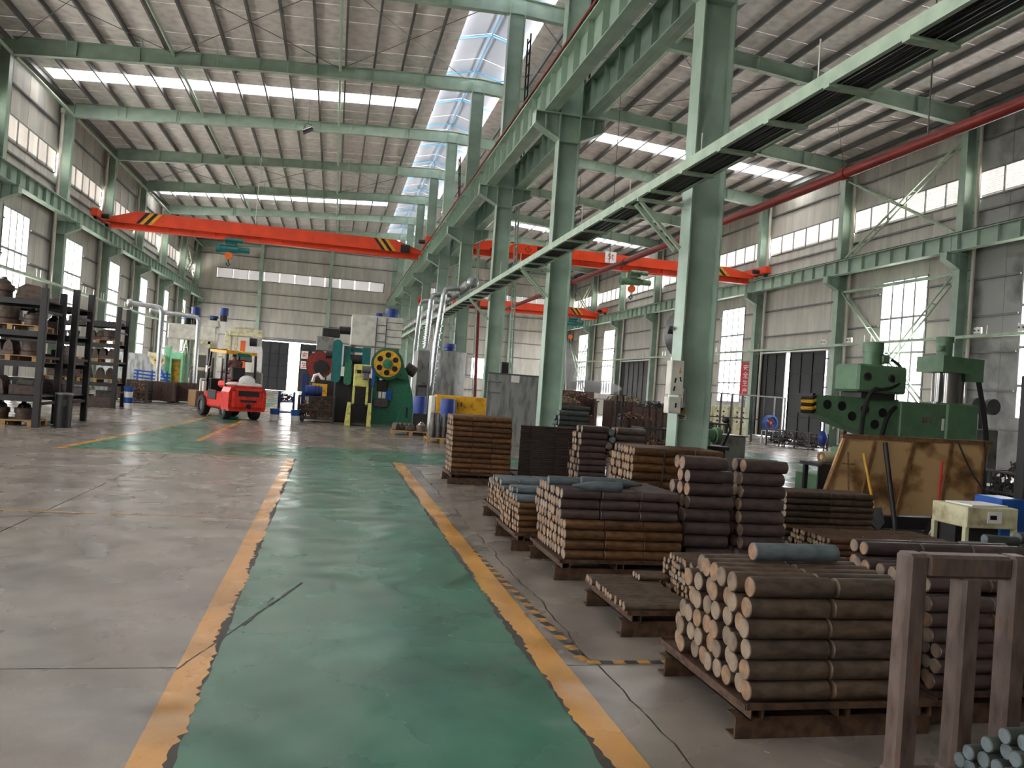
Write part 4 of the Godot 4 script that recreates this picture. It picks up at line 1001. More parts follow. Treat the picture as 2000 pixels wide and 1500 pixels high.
func heap(w: float, h: float, d: float, n: int, s: float, sd: int) -> G:   # loose offcuts, too many to count
	var r := RandomNumberGenerator.new(); r.seed = sd
	var g := G.new()
	for i in n:
		var p := V(r.randf_range(-w, w) / 2, 0, r.randf_range(-d, d) / 2)
		var edge := 1.0 - pow(maxf(absf(p.x) * 2 / w, absf(p.z) * 2 / d), 3.0) * 0.4
		p.y = r.randf_range(0.05, 1.0) * h * edge
		var b := Basis(Vector3(r.randf() - 0.5, r.randf() - 0.5, r.randf() - 0.5).normalized(), r.randf() * TAU)
		if i % 3 == 0: g.cyl(p - b.x * s, p + b.x * s, s * 0.35, s * 0.35, 6)
		else: g.box(p, V(s * r.randf_range(0.8, 2.2), s * r.randf_range(0.3, 0.8), s * r.randf_range(0.4, 1.0)), b)
	return g

func wire_basket(at: Vector3, s: Vector3, label: String, group: String, scrap: String, turn := 0.0, fill := 0.8, step := 0.09) -> Node3D:
	var b := thing("wire_basket", label, "basket", at, turn, group)
	var fr := G.new()
	for y in [0.1, s.y * 0.5, s.y]:
		fr.bar(V(-s.x / 2, y, -s.z / 2), V(s.x / 2, y, -s.z / 2), 0.035, 0.035); fr.bar(V(-s.x / 2, y, s.z / 2), V(s.x / 2, y, s.z / 2), 0.035, 0.035)
		fr.bar(V(-s.x / 2, y, -s.z / 2), V(-s.x / 2, y, s.z / 2), 0.035, 0.035); fr.bar(V(s.x / 2, y, -s.z / 2), V(s.x / 2, y, s.z / 2), 0.035, 0.035)
	part("frame", fr, M.wire, b)
	for q in [[-1, -1], [1, -1], [1, 1], [-1, 1]]: part("post", G.new().bar(V(q[0] * s.x / 2, 0, q[1] * s.z / 2), V(q[0] * s.x / 2, s.y, q[1] * s.z / 2), 0.05, 0.05), M.wire, b)
	var w := G.new()
	var k := int(s.x / step)
	for i in k:
		for z in [-s.z / 2, s.z / 2]: w.bar(V(-s.x / 2 + s.x * (i + 0.5) / k, 0.1, z), V(-s.x / 2 + s.x * (i + 0.5) / k, s.y, z), 0.012, 0.012)
	k = int(s.z / step)
	for i in k:
		for x in [-s.x / 2, s.x / 2]: w.bar(V(x, 0.1, -s.z / 2 + s.z * (i + 0.5) / k), V(x, s.y, -s.z / 2 + s.z * (i + 0.5) / k), 0.012, 0.012)
	part("mesh", w, M.wire, b)
	part("tray", G.new().box(V(0, 0.1, 0), V(s.x, 0.02, s.z)), M.wire, b)
	if scrap:
		var h := part("scrap_filling", heap(s.x - 0.1, s.y * fill, s.z - 0.1, 160, 0.07, int(at.x * 7 + at.z * 13)), M[scrap], b)
		h.position.y = 0.12; h.set_meta("kind", "stuff")
	return b

func wooden_pallet(at: Vector3, w: float, d: float, label: String, group := "") -> Node3D:
	var p := thing("wooden_pallet", label, "pallet", at, 0.0, group)
	for i in 5: part("deck_board", G.new().box(V(0, 0.115, -d / 2 + d * (i + 0.5) / 5), V(w, 0.02, d / 5 - 0.05)), M.pallet_wood, p)
	for x in [-w / 2 + 0.05, 0.0, w / 2 - 0.05]:
		part("stringer", G.new().box(V(x, 0.095, 0), V(0.1, 0.018, d)), M.pallet_wood, p)
		for z in [-d / 2 + 0.06, 0.0, d / 2 - 0.06]: part("block", G.new().box(V(x, 0.043, z), V(0.1, 0.086, 0.12)), M.pallet_wood, p)
	return p

func die(kind: int, at: Vector3, s: float, label: String, group: String, turn := 0.0) -> Node3D:
	var names := ["flanged_die", "die_block", "saddle_casting", "plug_die", "stepped_casting"]
	var o := thing(names[kind], label, "casting", at, turn, group)
	match kind:
		0:
			part("flange", G.new().lathe(Vector3.ZERO, [[0, 0], [0.27 * s, 0], [0.27 * s, 0.1 * s], [0.22 * s, 0.1 * s]], 16), M.casting, o)
			part("pot", G.new().lathe(Vector3.ZERO, [[0.22 * s, 0.1 * s], [0.24 * s, 0.14 * s], [0.25 * s, 0.38 * s], [0.18 * s, 0.38 * s], [0.16 * s, 0.2 * s], [0, 0.2 * s]], 16), M.casting, o)
		1:
			part("block", G.new().cbox(V(0, 0.11 * s, 0), V(0.5 * s, 0.22 * s, 0.4 * s), 0.015), M.casting, o)
			part("boss", G.new().cbox(V(0.04 * s, 0.28 * s, 0), V(0.3 * s, 0.13 * s, 0.26 * s), 0.015), M.casting_grey, o)
		2:
			part("base", G.new().cbox(V(0, 0.05 * s, 0), V(0.52 * s, 0.1 * s, 0.36 * s), 0.012), M.casting, o)
			for x in [-0.13, 0.13]:
				part("saddle", G.new().prism(poly([[(x - 0.11) * s, 0.1 * s], [(x + 0.11) * s, 0.1 * s], [(x + 0.09) * s, 0.24 * s], [(x + 0.03) * s, 0.33 * s], [(x - 0.03) * s, 0.34 * s], [(x - 0.1) * s, 0.22 * s]]), 0.34 * s, Transform3D(Basis(), V(0, 0, -0.17 * s))), M.casting, o)
		3:
			part("lower_ring", G.new().lathe(Vector3.ZERO, [[0, 0], [0.25 * s, 0], [0.25 * s, 0.2 * s], [0.29 * s, 0.21 * s], [0.28 * s, 0.36 * s], [0.2 * s, 0.38 * s]], 16), M.casting, o)
			part("plug", G.new().lathe(Vector3.ZERO, [[0.2 * s, 0.38 * s], [0.18 * s, 0.46 * s], [0.1 * s, 0.52 * s], [0.09 * s, 0.58 * s], [0, 0.59 * s]], 16), M.chrome, o)
		4:
			part("foot", G.new().cbox(V(0, 0.06 * s, 0), V(0.6 * s, 0.12 * s, 0.5 * s), 0.02), M.casting, o)
			part("body", G.new().prism(poly([[-0.28 * s, 0.12 * s], [0.28 * s, 0.12 * s], [0.28 * s, 0.2 * s], [0.17 * s, 0.32 * s], [-0.1 * s, 0.36 * s], [-0.26 * s, 0.26 * s]]), 0.42 * s, Transform3D(Basis(), V(0, 0, -0.21 * s))), M.casting, o)
	return o

func rack(x0: float, x1: float, z: float, dp: float, h: float, levels: Array, label: String) -> void:
	var r := thing("storage_rack", label, "rack", V(0, 0, z), 0.0, "heavy storage racks")
	for x in [x0, x1]:
		for zz in [0.0, -dp]: part("post", G.new().cbox(V(x, h / 2, zz), V(0.14, h, 0.12), 0.01), M.dark_steel, r)
		for y in [0.5, 1.5, 2.5]: part("brace", G.new().bar(V(x, y, 0), V(x, y, -dp), 0.06, 0.06), M.dark_steel, r)
	for y in levels:
		for zz in [0.0, -dp]: part("shelf_beam", G.new().box(V((x0 + x1) / 2, y - 0.06, zz), V(x1 - x0, 0.12, 0.06)), M.dark_steel, r)
		part("shelf_deck", G.new().box(V((x0 + x1) / 2, y - 0.012, -dp / 2), V(x1 - x0, 0.02, dp)), M.dark_steel, r)

func bucket(at: Vector3, label: String, group := "blue and white paint buckets") -> void:
	var b := thing("paint_bucket", label, "bucket", at, 0.0, group)
	part("wall", G.new().lathe(Vector3.ZERO, [[0, 0.0], [0.13, 0.0], [0.145, 0.17], [0.145, 0.19]], 16), M.white, b)
	part("band", G.new().lathe(Vector3.ZERO, [[0.1455, 0.19], [0.155, 0.36], [0.16, 0.37], [0.15, 0.375], [0, 0.36]], 16), M.bright_blue, b)
	part("handle", G.new().tube([V(-0.155, 0.34, 0), V(-0.12, 0.25, 0.12), V(0.0, 0.2, 0.165), V(0.12, 0.25, 0.12), V(0.155, 0.34, 0)], 0.005, 5), M.dark_steel, b)

func build_left_side() -> void:
	var ord := ["floor-level", "lowest", "second", "third", "topmost"]
	rack(-9.9, -6.15, -18.95, 1.2, 3.0, [0.66, 1.40, 2.06, 2.74], "dark steel storage rack of forging dies beside the black bin")
	rack(-9.7, -6.0, -20.55, 1.2, 3.15, [0.66, 1.40, 2.06, 2.74], "dark steel storage rack standing back to back with the rack beside the bin")
	rack(-10.4, -7.02, -28.6, 1.2, 3.35, [0.82, 1.50, 2.12, 2.78], "dark steel storage rack of dies beside the blue and white bucket")
	var ys := [0.0, 0.66, 1.40, 2.06, 2.74]
	# contents of the first rack: wooden pallets and dies
	for lv in [0, 2, 3]:
		for k in 2: wooden_pallet(V(-6.82 - k * 1.25, ys[lv], -19.5), 1.15, 0.95, "small wooden pallet on the %s of the rack beside the bin" % ["floor", "", "second shelf", "third shelf"][lv], "wooden pallets in the racks")
	var lay := [[0, -6.55, 3, 0.68], [0, -7.0, 3, 0.68], [0, -7.5, 0, 0.8], [0, -8.0, 3, 0.68], [1, -6.6, 1, 1.0], [1, -7.2, 2, 1.2], [1, -7.85, 0, 1.1], [1, -8.5, 2, 1.1], [2, -6.5, 0, 0.8], [2, -7.0, 2, 0.95], [2, -7.6, 1, 1.0], [2, -8.15, 0, 0.9], [3, -6.5, 3, 0.65], [3, -7.0, 0, 1.0], [3, -7.6, 1, 0.95], [3, -8.1, 3, 0.65], [4, -6.55, 4, 0.95], [4, -7.15, 3, 0.8], [4, -7.65, 1, 0.85], [4, -8.25, 4, 1.0]]
	var nm := ["flanged die pot", "stepped die block", "twin-saddle casting", "bright-tipped plug die", "sloping stepped casting"]
	for q in lay:
		var y: float = ys[q[0]] + (0.126 if q[0] in [0, 2, 3] else 0.0)
		die(q[2], V(q[1], y, -19.42 + rng.randf_range(-0.1, 0.1)), q[3], "brown %s on the %s shelf of the rack beside the bin" % [nm[q[2]], ord[q[0]]], "dies in the rack beside the bin", rng.randf_range(-0.2, 0.2))
	for q in [[1, -6.5, 2, 1.0], [2, -6.5, 1, 0.9], [2, -7.1, 0, 0.8], [3, -6.6, 3, 0.8], [4, -6.6, 1, 0.8]]:
		die(q[2], V(q[1], ys[q[0]], -21.1), q[3], "brown %s on the %s shelf of the back-to-back rack" % [nm[q[2]], ord[q[0]]], "dies in the back-to-back rack")
	var yb := [0.0, 0.82, 1.50, 2.12, 2.78]
	for lv in [1, 2, 3]:
		for k in 2: wooden_pallet(V(-7.65 - k * 1.2, yb[lv], -29.15), 1.1, 0.9, "small wooden pallet on the %s of the rack beside the bucket" % ["", "lowest shelf", "second shelf", "third shelf"][lv], "wooden pallets in the racks")
	for q in [[0, -7.5, 1, 1.6], [0, -8.3, 1, 1.8], [1, -7.45, 2, 1.1], [1, -8.15, 2, 1.15], [1, -8.9, 1, 1.0], [2, -7.4, 2, 1.0], [2, -7.85, 2, 0.9], [2, -8.7, 2, 1.0], [3, -7.4, 0, 0.9], [3, -7.8, 2, 0.9], [3, -8.5, 3, 0.65], [3, -9.0, 1, 1.0], [4, -8.4, 1, 0.9], [4, -9.0, 0, 0.9]]:
		die(q[2], V(q[1], yb[q[0]] + (0.126 if q[0] in [1, 2, 3] else 0.0), -29.1), q[3], "brown %s on the %s shelf of the rack beside the bucket" % [nm[q[2]], ord[q[0]]], "dies in the rack beside the bucket", rng.randf_range(-0.2, 0.2))
	var gr := thing("steel_grate", "flat dark steel grate lying on the topmost shelf of the rack beside the bucket", "grate", V(-7.6, 2.78, -29.1))
	for i in 9: part("grate_bar", G.new().box(V(-0.5 + i * 0.125, 0.05, 0), V(0.05, 0.05, 0.8)), M.dark_steel, gr)
	for z in [-0.38, 0.38]: part("grate_edge", G.new().box(V(0, 0.02, z), V(1.1, 0.04, 0.05)), M.dark_steel, gr)
	# bin, buckets, crates
	var bn := thing("waste_bin", "black cylindrical waste bin with a grey rim beside the storage rack", "bin", V(-5.72, 0, -19.25))
	part("shell", G.new().lathe(Vector3.ZERO, [[0, 0], [0.17, 0], [0.175, 0.02], [0.175, 0.72]], 20), M.black, bn)
	part("rim", G.new().lathe(Vector3.ZERO, [[0.175, 0.72], [0.18, 0.73], [0.178, 0.76], [0.13, 0.77], [0.12, 0.72], [0, 0.7]], 20), M.grey_steel, bn)
	part("slot", G.new().box(V(0.06, 0.55, 0.165), V(0.08, 0.14, 0.02)), M.rubber, bn)
	bucket(V(-6.62, 0, -28.9), "blue and white paint bucket beside the rack post")
	bucket(V(-6.64, 0.38, -28.9), "blue and white paint bucket stacked on the one beside the rack post")
	wire_basket(V(-7.5, 0, -34), V(0.9, 0.85, 0.9), "wire basket of scrap beside the brown steel bins", "", "scrap_rust")
	for q in [[-6.9, -35.2, "nearest the wire basket"], [-6.0, -36.3, "nearest the carton"], [-8.3, -35.6, "between the basket and the wall"]]:
		var b := thing("steel_bin", "brown corrugated steel bin %s" % q[2], "bin", V(q[0], 0, q[1]), 0.0, "brown steel bins")
		var s := G.new()
		for w in [[V(0, 0.47, 0.5), V(1.1, 0.74, 0.02)], [V(0, 0.47, -0.5), V(1.1, 0.74, 0.02)], [V(0.55, 0.47, 0), V(0.02, 0.74, 1.0)], [V(-0.55, 0.47, 0), V(0.02, 0.74, 1.0)], [V(0, 0.1, 0), V(1.1, 0.02, 1.0)]]: s.box(w[0], w[1])
		part("shell", s, M.bin_brown, b)
		for i in 9: part("rib", G.new().box(V(-0.48 + i * 0.12, 0.47, 0.515), V(0.04, 0.7, 0.02)), M.bin_brown, b)
		part("rim", G.new().box(V(0, 0.85, 0.51), V(1.16, 0.06, 0.05)).box(V(0, 0.45, 0.52), V(1.12, 0.04, 0.04)), M.bin_brown, b)
		for x in [-0.45, 0.45]:
			for z in [-0.4, 0.4]: part("foot", G.new().box(V(x, 0.045, z), V(0.12, 0.09, 0.12)), M.bin_brown, b)
	# galvanised extraction duct
	for q in [[V(-8.95, 4.18, -38), V(-7.6, 4.12, -38), 0.02, 0.115, "galvanised extraction duct with a round end cap bending down beside the rack wall"], [V(-9.3, 4.3, -44), V(-7.0, 4.2, -44), 0.02, 0.12, "galvanised extraction duct bending down to the beige press"]]:
		var d := thing("extraction_duct", q[4], "duct", Vector3.ZERO)
		var a: Vector3 = q[0]; var e: Vector3 = q[1]
		part("elbow_run", G.new().tube([a, e + V(-0.3, 0, 0), e + V(-0.1, -0.05, 0), e + V(0, -0.25, 0), V(e.x + 0.02, q[2], e.z)], q[3], 12), M.galvanised, d)
		part("end_cap", G.new().ball(a, V(0.14, 0.2, 0.2), 12, 8), M.galvanised, d)
		for i in 12: part("seam_ring", G.new().ring(V(e.x + 0.005, lerpf(e.y - 0.35, q[2] + 0.1, i / 11.0), e.z), Vector3.UP, q[3] - 0.005, q[3] + 0.008, 0.014, 12), M.galvanised, d)
	part("booth_wall", G.new().box(V(-10.3, 1.05, -45.5), V(3.6, 2.1, 0.06)), M.zinc_stained, thing("sheet_booth", "grey sheet-metal booth against the rack wall behind the small mint press", "booth", Vector3.ZERO)).get_parent().add_child(_booth_side())
	# small press with cream wheel guard
	var p := thing("eccentric_press", "small mint press with cream wheel guard and yellow flywheel", "press", V(-7.9, 0, -41))
	part("guard", G.new().prism(poly([[-0.72, 2.15], [-0.5, 2.12], [-0.05, 2.1], [0.07, 1.9], [0.07, 1.65], [-0.1, 1.44], [-0.3, 1.42], [-0.5, 1.6], [-0.7, 1.98]]), 0.16, Transform3D(Basis(), V(0, 0, 0.3))), M.cream, p)
	var fw := part("flywheel", G.new().disc(V(-0.22, 1.76, 0.48), Vector3.BACK, 0.2, 0.03, 20), M.warning_yellow, p)
	for i in 6: part("wheel_hole", G.new().disc(V(-0.22 + 0.12 * cos(i * TAU / 6), 1.76 + 0.12 * sin(i * TAU / 6), 0.497), Vector3.BACK, 0.045, 0.01, 10), M.black, fw)
	part("post", G.new().cbox(V(0.13, 1.55, 0), V(0.22, 1.9, 0.5), 0.02), M.mint, p)
	part("portal", G.new().cbox(V(0.55, 2.05, 0), V(0.58, 0.34, 0.6), 0.02).box(V(0.3, 1.0, 0), V(0.08, 1.8, 0.6)).box(V(0.8, 1.0, 0), V(0.08, 1.8, 0.6)), M.mint, p)
	part("die_space", G.new().box(V(0.55, 1.2, -0.1), V(0.44, 1.3, 0.2)), M.warning_yellow, p)
	part("base", G.new().cbox(V(0.3, 0.35, 0), V(1.3, 0.7, 0.9), 0.03), M.drill_green, p)
	part("side_leg", G.new().bar(V(-0.35, 1.5, 0.25), V(-0.3, 0.0, 0.25), 0.2, 0.14), M.cream, p)
	part("chute", G.new().bar(V(-0.15, 1.45, 0.5), V(0.25, 0.75, 0.5), 0.14, 0.1), M.bright_blue, p)
	part("accumulator", G.new().cyl(V(0.9, 0.6, 0.1), V(0.9, 2.1, 0.1), 0.2, 0.2, 14), M.drill_green, p)
	var br := thing("pipe_barrier", "bright blue pipe barrier standing behind the brown bins", "barrier", V(-7.9, 0, -38.4), 0.12)
	for y in [0.9, 1.05, 1.2]: part("rail", G.new().cyl(V(-0.75, y + 0.05, 0), V(0.75, y - 0.05, 0), 0.035, 0.035, 8), M.bright_blue, br)
	for x in [-0.6, 0.0, 0.62]: part("post", G.new().bar(V(x, 0, 0), V(x, 1.28, 0), 0.07, 0.07), M.bright_blue, br)

func _booth_side() -> MeshInstance3D:
	var o := MeshInstance3D.new(); o.name = "booth_return"
	o.mesh = G.new().box(V(-8.52, 1.05, -47.0), V(0.06, 2.1, 3.0)).mesh(M.zinc_stained)
	return o

# ---- forklift with its driver --------------------------------------------
func sd_capsule(p: Vector3, a: Vector3, b: Vector3, ra: float, rb: float) -> float:
	var ab := b - a
	var t := clampf((p - a).dot(ab) / maxf(ab.length_squared(), 1e-6), 0.0, 1.0)
	return (p - a - ab * t).length() - lerpf(ra, rb, t)

func body_mesh(bones: Array, cell: float, blend: float, lo: Vector3, hi: Vector3) -> G:   # one continuous skin round tapered bones
	var nx := int((hi.x - lo.x) / cell) + 1; var ny := int((hi.y - lo.y) / cell) + 1; var nz := int((hi.z - lo.z) / cell) + 1
	var f := PackedFloat32Array(); f.resize(nx * ny * nz)
	for k in nz:
		for j in ny:
			for i in nx:
				var p := lo + V(i, j, k) * cell
				var d := 1e3
				for b in bones:
					var e := sd_capsule(p, b[0], b[1], b[2], b[3])
					var h := maxf(blend - absf(d - e), 0.0) / blend
					d = minf(d, e) - h * h * blend * 0.25
				f[i + nx * (j + ny * k)] = d
	var at := {}
	for k in nz - 1:
		for j in ny - 1:
			for i in nx - 1:
				var sum := Vector3.ZERO; var c := 0
				var base := i + nx * (j + ny * k)
				for e in [[0, 1], [0, nx], [0, nx * ny], [1, 1 + nx], [1, 1 + nx * ny], [nx, nx + 1], [nx, nx + nx * ny], [nx * ny, nx * ny + 1], [nx * ny, nx * ny + nx], [1 + nx, 1 + nx + nx * ny], [1 + nx * ny, 1 + nx + nx * ny], [nx + nx * ny, 1 + nx + nx * ny]]:
					var u: float = f[base + e[0]]; var w: float = f[base + e[1]]
					if (u < 0.0) != (w < 0.0):
						var t := u / (u - w)
						sum += _off(e[0], nx, ny).lerp(_off(e[1], nx, ny), t); c += 1
				if c > 0: at[base] = lo + (V(i, j, k) + sum / c) * cell
	var g := G.new()
	var nrm := func(p: Vector3) -> Vector3:
		var q := Vector3.ZERO
		for ax in 3:
			var h := Vector3.ZERO; h[ax] = cell * 0.5
			var dd := [1e3, 1e3]
			for s in 2:
				for b in bones: dd[s] = minf(dd[s], sd_capsule(p + (h if s else -h), b[0], b[1], b[2], b[3]))
			q[ax] = dd[1] - dd[0]
		return q.normalized()
	var nn := {}
	for b in at: nn[b] = nrm.call(at[b])
	for k in range(1, nz - 1):
		for j in range(1, ny - 1):
			for i in range(1, nx - 1):
				var base := i + nx * (j + ny * k)
				for e in [[1, nx, nx * ny], [nx, 1, nx * ny], [nx * ny, 1, nx]]:
					if (f[base] < 0.0) != (f[base + e[0]] < 0.0):
						var a: int = base; var b: int = base - e[1]; var c: int = base - e[1] - e[2]; var d: int = base - e[2]
						g.quads(at[a], at[b], at[c], at[d], nn[a], nn[b], nn[c], nn[d])
	return g
func _off(o: int, nx: int, ny: int) -> Vector3:
	var z := o / (nx * ny)
	var y := (o - z * nx * ny) / nx
	return V(o - z * nx * ny - y * nx, y, z)

func build_forklift() -> void:
	var f := thing("forklift", "red forklift with orange-yellow overhead guard on the green walkway", "forklift", V(-2.78, 0, -26.35), 0.50)
	part("chassis", G.new().cbox(V(0, 0.56, -0.95), V(1.06, 0.5, 1.7), 0.05), M.fork_red, f)
	var cw := part("counterweight", G.new().prism(poly([[-0.56, 0.28], [0.56, 0.28], [0.6, 0.4], [0.6, 0.86], [0.54, 1.0], [0.4, 1.06], [-0.4, 1.06], [-0.54, 1.0], [-0.6, 0.86], [-0.6, 0.4]]), 0.62, Transform3D(Basis(), V(0, 0, -0.1))).cbox(V(0, 0.68, 0.54), V(1.0, 0.62, 0.12), 0.06), M.fork_red, f)
	part("grille", G.new().box(V(0, 0.83, 0.605), V(0.66, 0.17, 0.02)), M.black, cw)
	part("lower_grille", G.new().box(V(0, 0.6, 0.605), V(0.5, 0.07, 0.02)), M.black, cw)
	part("tow_pin", G.new().box(V(0, 0.44, 0.62), V(0.14, 0.12, 0.05)).cyl(V(0, 0.36, 0.66), V(0, 0.55, 0.66), 0.02, 0.02, 8), M.rubber, cw)
	for x in [-0.47, 0.47]: part("tail_lamp", G.new().cbox(V(x, 0.93, 0.6), V(0.1, 0.08, 0.03), 0.01), M.dull_red, cw)
	part("hood", G.new().cbox(V(0, 1.08, -0.45), V(0.86, 0.2, 0.9), 0.05), M.fork_red, f)
	part("side_panel", G.new().cbox(V(-0.54, 0.72, -1.0), V(0.03, 0.3, 0.7), 0.01).cbox(V(0.54, 0.72, -1.0), V(0.03, 0.3, 0.7), 0.01), M.black, f)
	for q in [[-0.46, 0.0, 0.27], [0.46, 0.0, 0.27], [-0.5, -1.75, 0.34], [0.5, -1.75, 0.34]]:
		var w := part("wheel", G.new().lathe(V(q[0] - 0.11, q[2], q[1]), [[q[2] * 0.5, 0.0], [q[2] * 0.93, 0.0], [q[2], 0.03], [q[2], 0.19], [q[2] * 0.93, 0.22], [q[2] * 0.5, 0.22]], 22, Basis(Vector3(0, 0, 1), Vector3(1, 0, 0), Vector3(0, 1, 0))), M.rubber, f)
		part("rim", G.new().cyl(V(q[0] - 0.08, q[2], q[1]), V(q[0] + 0.08, q[2], q[1]), q[2] * 0.5, q[2] * 0.5, 14), M.grey_steel, w)
	var og := part("overhead_guard", G.new().bar(V(-0.46, 2.08, -0.2), V(-0.46, 2.14, -1.5), 0.08, 0.09).bar(V(0.46, 2.08, -0.2), V(0.46, 2.14, -1.5), 0.08, 0.09).bar(V(-0.5, 2.08, -0.2), V(0.5, 2.08, -0.2), 0.09, 0.09).bar(V(-0.5, 2.14, -1.5), V(0.5, 2.14, -1.5), 0.09, 0.09), M.warning_yellow, f)
	for x in [-0.28, -0.09, 0.09, 0.28]: part("guard_bar", G.new().bar(V(x, 2.1, -0.2), V(x, 2.14, -1.5), 0.05, 0.03), M.orange_paint, og)
	part("plate", G.new().box(V(0.05, 2.02, -0.14), V(0.42, 0.11, 0.02)), M.press_teal, og)
	for q in [[-0.47, -0.12, -0.2], [0.47, -0.12, -0.2], [-0.47, -1.72, -1.5], [0.47, -1.72, -1.5]]: part("guard_post", G.new().bar(V(q[0], 0.95, q[1]), V(q[0], 2.1, q[2]), 0.06, 0.07), M.black, f)
	part("seat", G.new().cbox(V(0, 1.2, -0.55), V(0.46, 0.1, 0.44), 0.03).cbox(V(0, 1.42, -0.34), V(0.44, 0.44, 0.1), 0.03, Basis(Vector3.RIGHT, -0.2)), M.black, f)
	part("steering_column", G.new().cyl(V(0, 0.9, -1.45), V(0, 1.45, -1.2), 0.03, 0.03, 8).ring(V(0, 1.46, -1.19), V(0, 0.8, 0.5), 0.13, 0.16, 0.025, 16), M.black, f)
	part("dash", G.new().cbox(V(0, 0.98, -1.6), V(0.86, 0.5, 0.2), 0.03), M.black, f)
	var ms := part("mast", G.new().bar(V(-0.3, 0.1, -2.15), V(-0.3, 2.2, -2.15), 0.1, 0.14).bar(V(0.3, 0.1, -2.15), V(0.3, 2.2, -2.15), 0.1, 0.14).bar(V(-0.3, 2.18, -2.15), V(0.3, 2.18, -2.15), 0.08, 0.08).bar(V(-0.3, 0.9, -2.15), V(0.3, 0.9, -2.15), 0.08, 0.1), M.dark_steel, f)
	part("lift_cylinder", G.new().cyl(V(0.16, 0.2, -2.12), V(0.16, 1.9, -2.12), 0.035, 0.035, 8).cyl(V(-0.16, 0.2, -2.12), V(-0.16, 1.9, -2.12), 0.035, 0.035, 8), M.chrome, ms)
	part("carriage", G.new().box(V(0, 0.32, -2.28), V(1.0, 0.1, 0.06)).box(V(0, 0.62, -2.28), V(1.0, 0.08, 0.06)), M.dark_steel, ms)
	for x in [-0.28, 0.28]: part("fork", G.new().box(V(x, 0.22, -2.8), V(0.12, 0.04, 1.0)).box(V(x, 0.45, -2.33), V(0.12, 0.5, 0.04)), M.dark_steel, ms)
	part("mirror", G.new().cbox(V(-0.62, 1.52, -1.4), V(0.03, 0.22, 0.14), 0.01).bar(V(-0.62, 1.5, -1.4), V(-0.47, 1.6, -1.5), 0.02, 0.02), M.white, f)
	part("gas_rack", G.new().bar(V(-0.66, 0.78, -1.72), V(-0.66, 1.18, -1.72), 0.05, 0.05).bar(V(-0.66, 1.18, -1.72), V(-0.5, 1.18, -1.72), 0.05, 0.05).cbox(V(-0.56, 0.95, -1.66), V(0.12, 0.34, 0.12), 0.02), M.white, f)
	var ct := one("steel_box", G.new().cbox(V(0, 0.27, 0), V(1.0, 0.54, 0.7), 0.01), M.cardboard, "brown box carried low on the forks of the forklift", "box", V(-2.78, 0.242, -26.35) + Vector3(-0.05, 0, -2.75).rotated(Vector3.UP, 0.5), 0.5)
	ct.name = "carried_box"
	# white cloth heaped on the rear hood
	var cl := G.new().ball(V(0.12, 1.2, 0.1), V(0.26, 0.2, 0.22), 14, 9).ball(V(-0.28, 1.1, 0.15), V(0.3, 0.07, 0.22), 12, 6).ball(V(0.36, 1.1, 0.16), V(0.22, 0.07, 0.2), 12, 6).ball(V(0.05, 1.08, 0.3), V(0.4, 0.06, 0.16), 12, 6)
	one("white_cloth", cl, M.cloth_white, "white cloth heaped on the rear of the forklift", "cloth", V(-2.78, 0.0, -26.35), 0.5)
	# driver
	var dr := thing("person", "person in a maroon shirt sitting at the wheel of the forklift", "person", V(-2.78, 0, -26.35), 0.5)
	var hip := V(0, 1.32, -0.6)
	var bones := [[hip, V(0, 1.62, -0.66), 0.15, 0.15], [V(0, 1.6, -0.66), V(0, 1.8, -0.68), 0.15, 0.1], [V(0, 1.8, -0.68), V(0, 1.9, -0.7), 0.055, 0.055], [V(-0.17, 1.78, -0.67), V(0.17, 1.78, -0.67), 0.075, 0.075]]
	for s in [-1.0, 1.0]:
		bones.append_array([[V(s * 0.19, 1.76, -0.67), V(s * 0.25, 1.52, -0.82), 0.06, 0.048], [V(s * 0.25, 1.52, -0.82), V(s * 0.13, 1.48, -1.1), 0.046, 0.034], [V(s * 0.09, 1.31, -0.62), V(s * 0.14, 1.33, -1.02), 0.09, 0.065], [V(s * 0.14, 1.33, -1.02), V(s * 0.15, 1.0, -1.18), 0.06, 0.045], [V(s * 0.15, 0.99, -1.18), V(s * 0.15, 0.96, -1.34), 0.045, 0.035]])
	var body := body_mesh(bones, 0.035, 0.05, V(-0.42, 0.86, -1.48), V(0.42, 2.0, -0.36))
	part("body", body, M.shirt, dr)
	var head := body_mesh([[V(0, 1.97, -0.71), V(0, 2.01, -0.7), 0.085, 0.085], [V(0, 1.92, -0.76), V(0, 1.95, -0.74), 0.05, 0.06], [V(0, 1.965, -0.8), V(0, 1.945, -0.815), 0.012, 0.014], [V(-0.085, 1.965, -0.7), V(-0.09, 1.985, -0.7), 0.014, 0.018], [V(0.085, 1.965, -0.7), V(0.09, 1.985, -0.7), 0.014, 0.018]], 0.012, 0.03, V(-0.13, 1.84, -0.86), V(0.13, 2.13, -0.58))
	part("head", head, M.skin, dr)
	part("hair", G.new().ball(V(0, 2.015, -0.685), V(0.092, 0.085, 0.093), 14, 9), M.hair, dr)
	for s in [-1.0, 1.0]:
		var h := V(s * 0.13, 1.48, -1.1)
		var hb := [[h, h + V(-s * 0.03, 0.0, -0.07), 0.03, 0.032]]
		for k in 4: hb.append_array([[h + V(-s * 0.03 + (k - 1.5) * 0.017, 0.01, -0.08), h + V(-s * 0.035 + (k - 1.5) * 0.017, -0.01, -0.12 - 0.006 * (k % 3)), 0.0095, 0.009], [h + V(-s * 0.035 + (k - 1.5) * 0.017, -0.01, -0.12), h + V(-s * 0.03 + (k - 1.5) * 0.016, -0.04, -0.115), 0.009, 0.008]])
		hb.append([h + V(-s * 0.045, 0.0, -0.03), h + V(-s * 0.075, -0.01, -0.075), 0.011, 0.009])
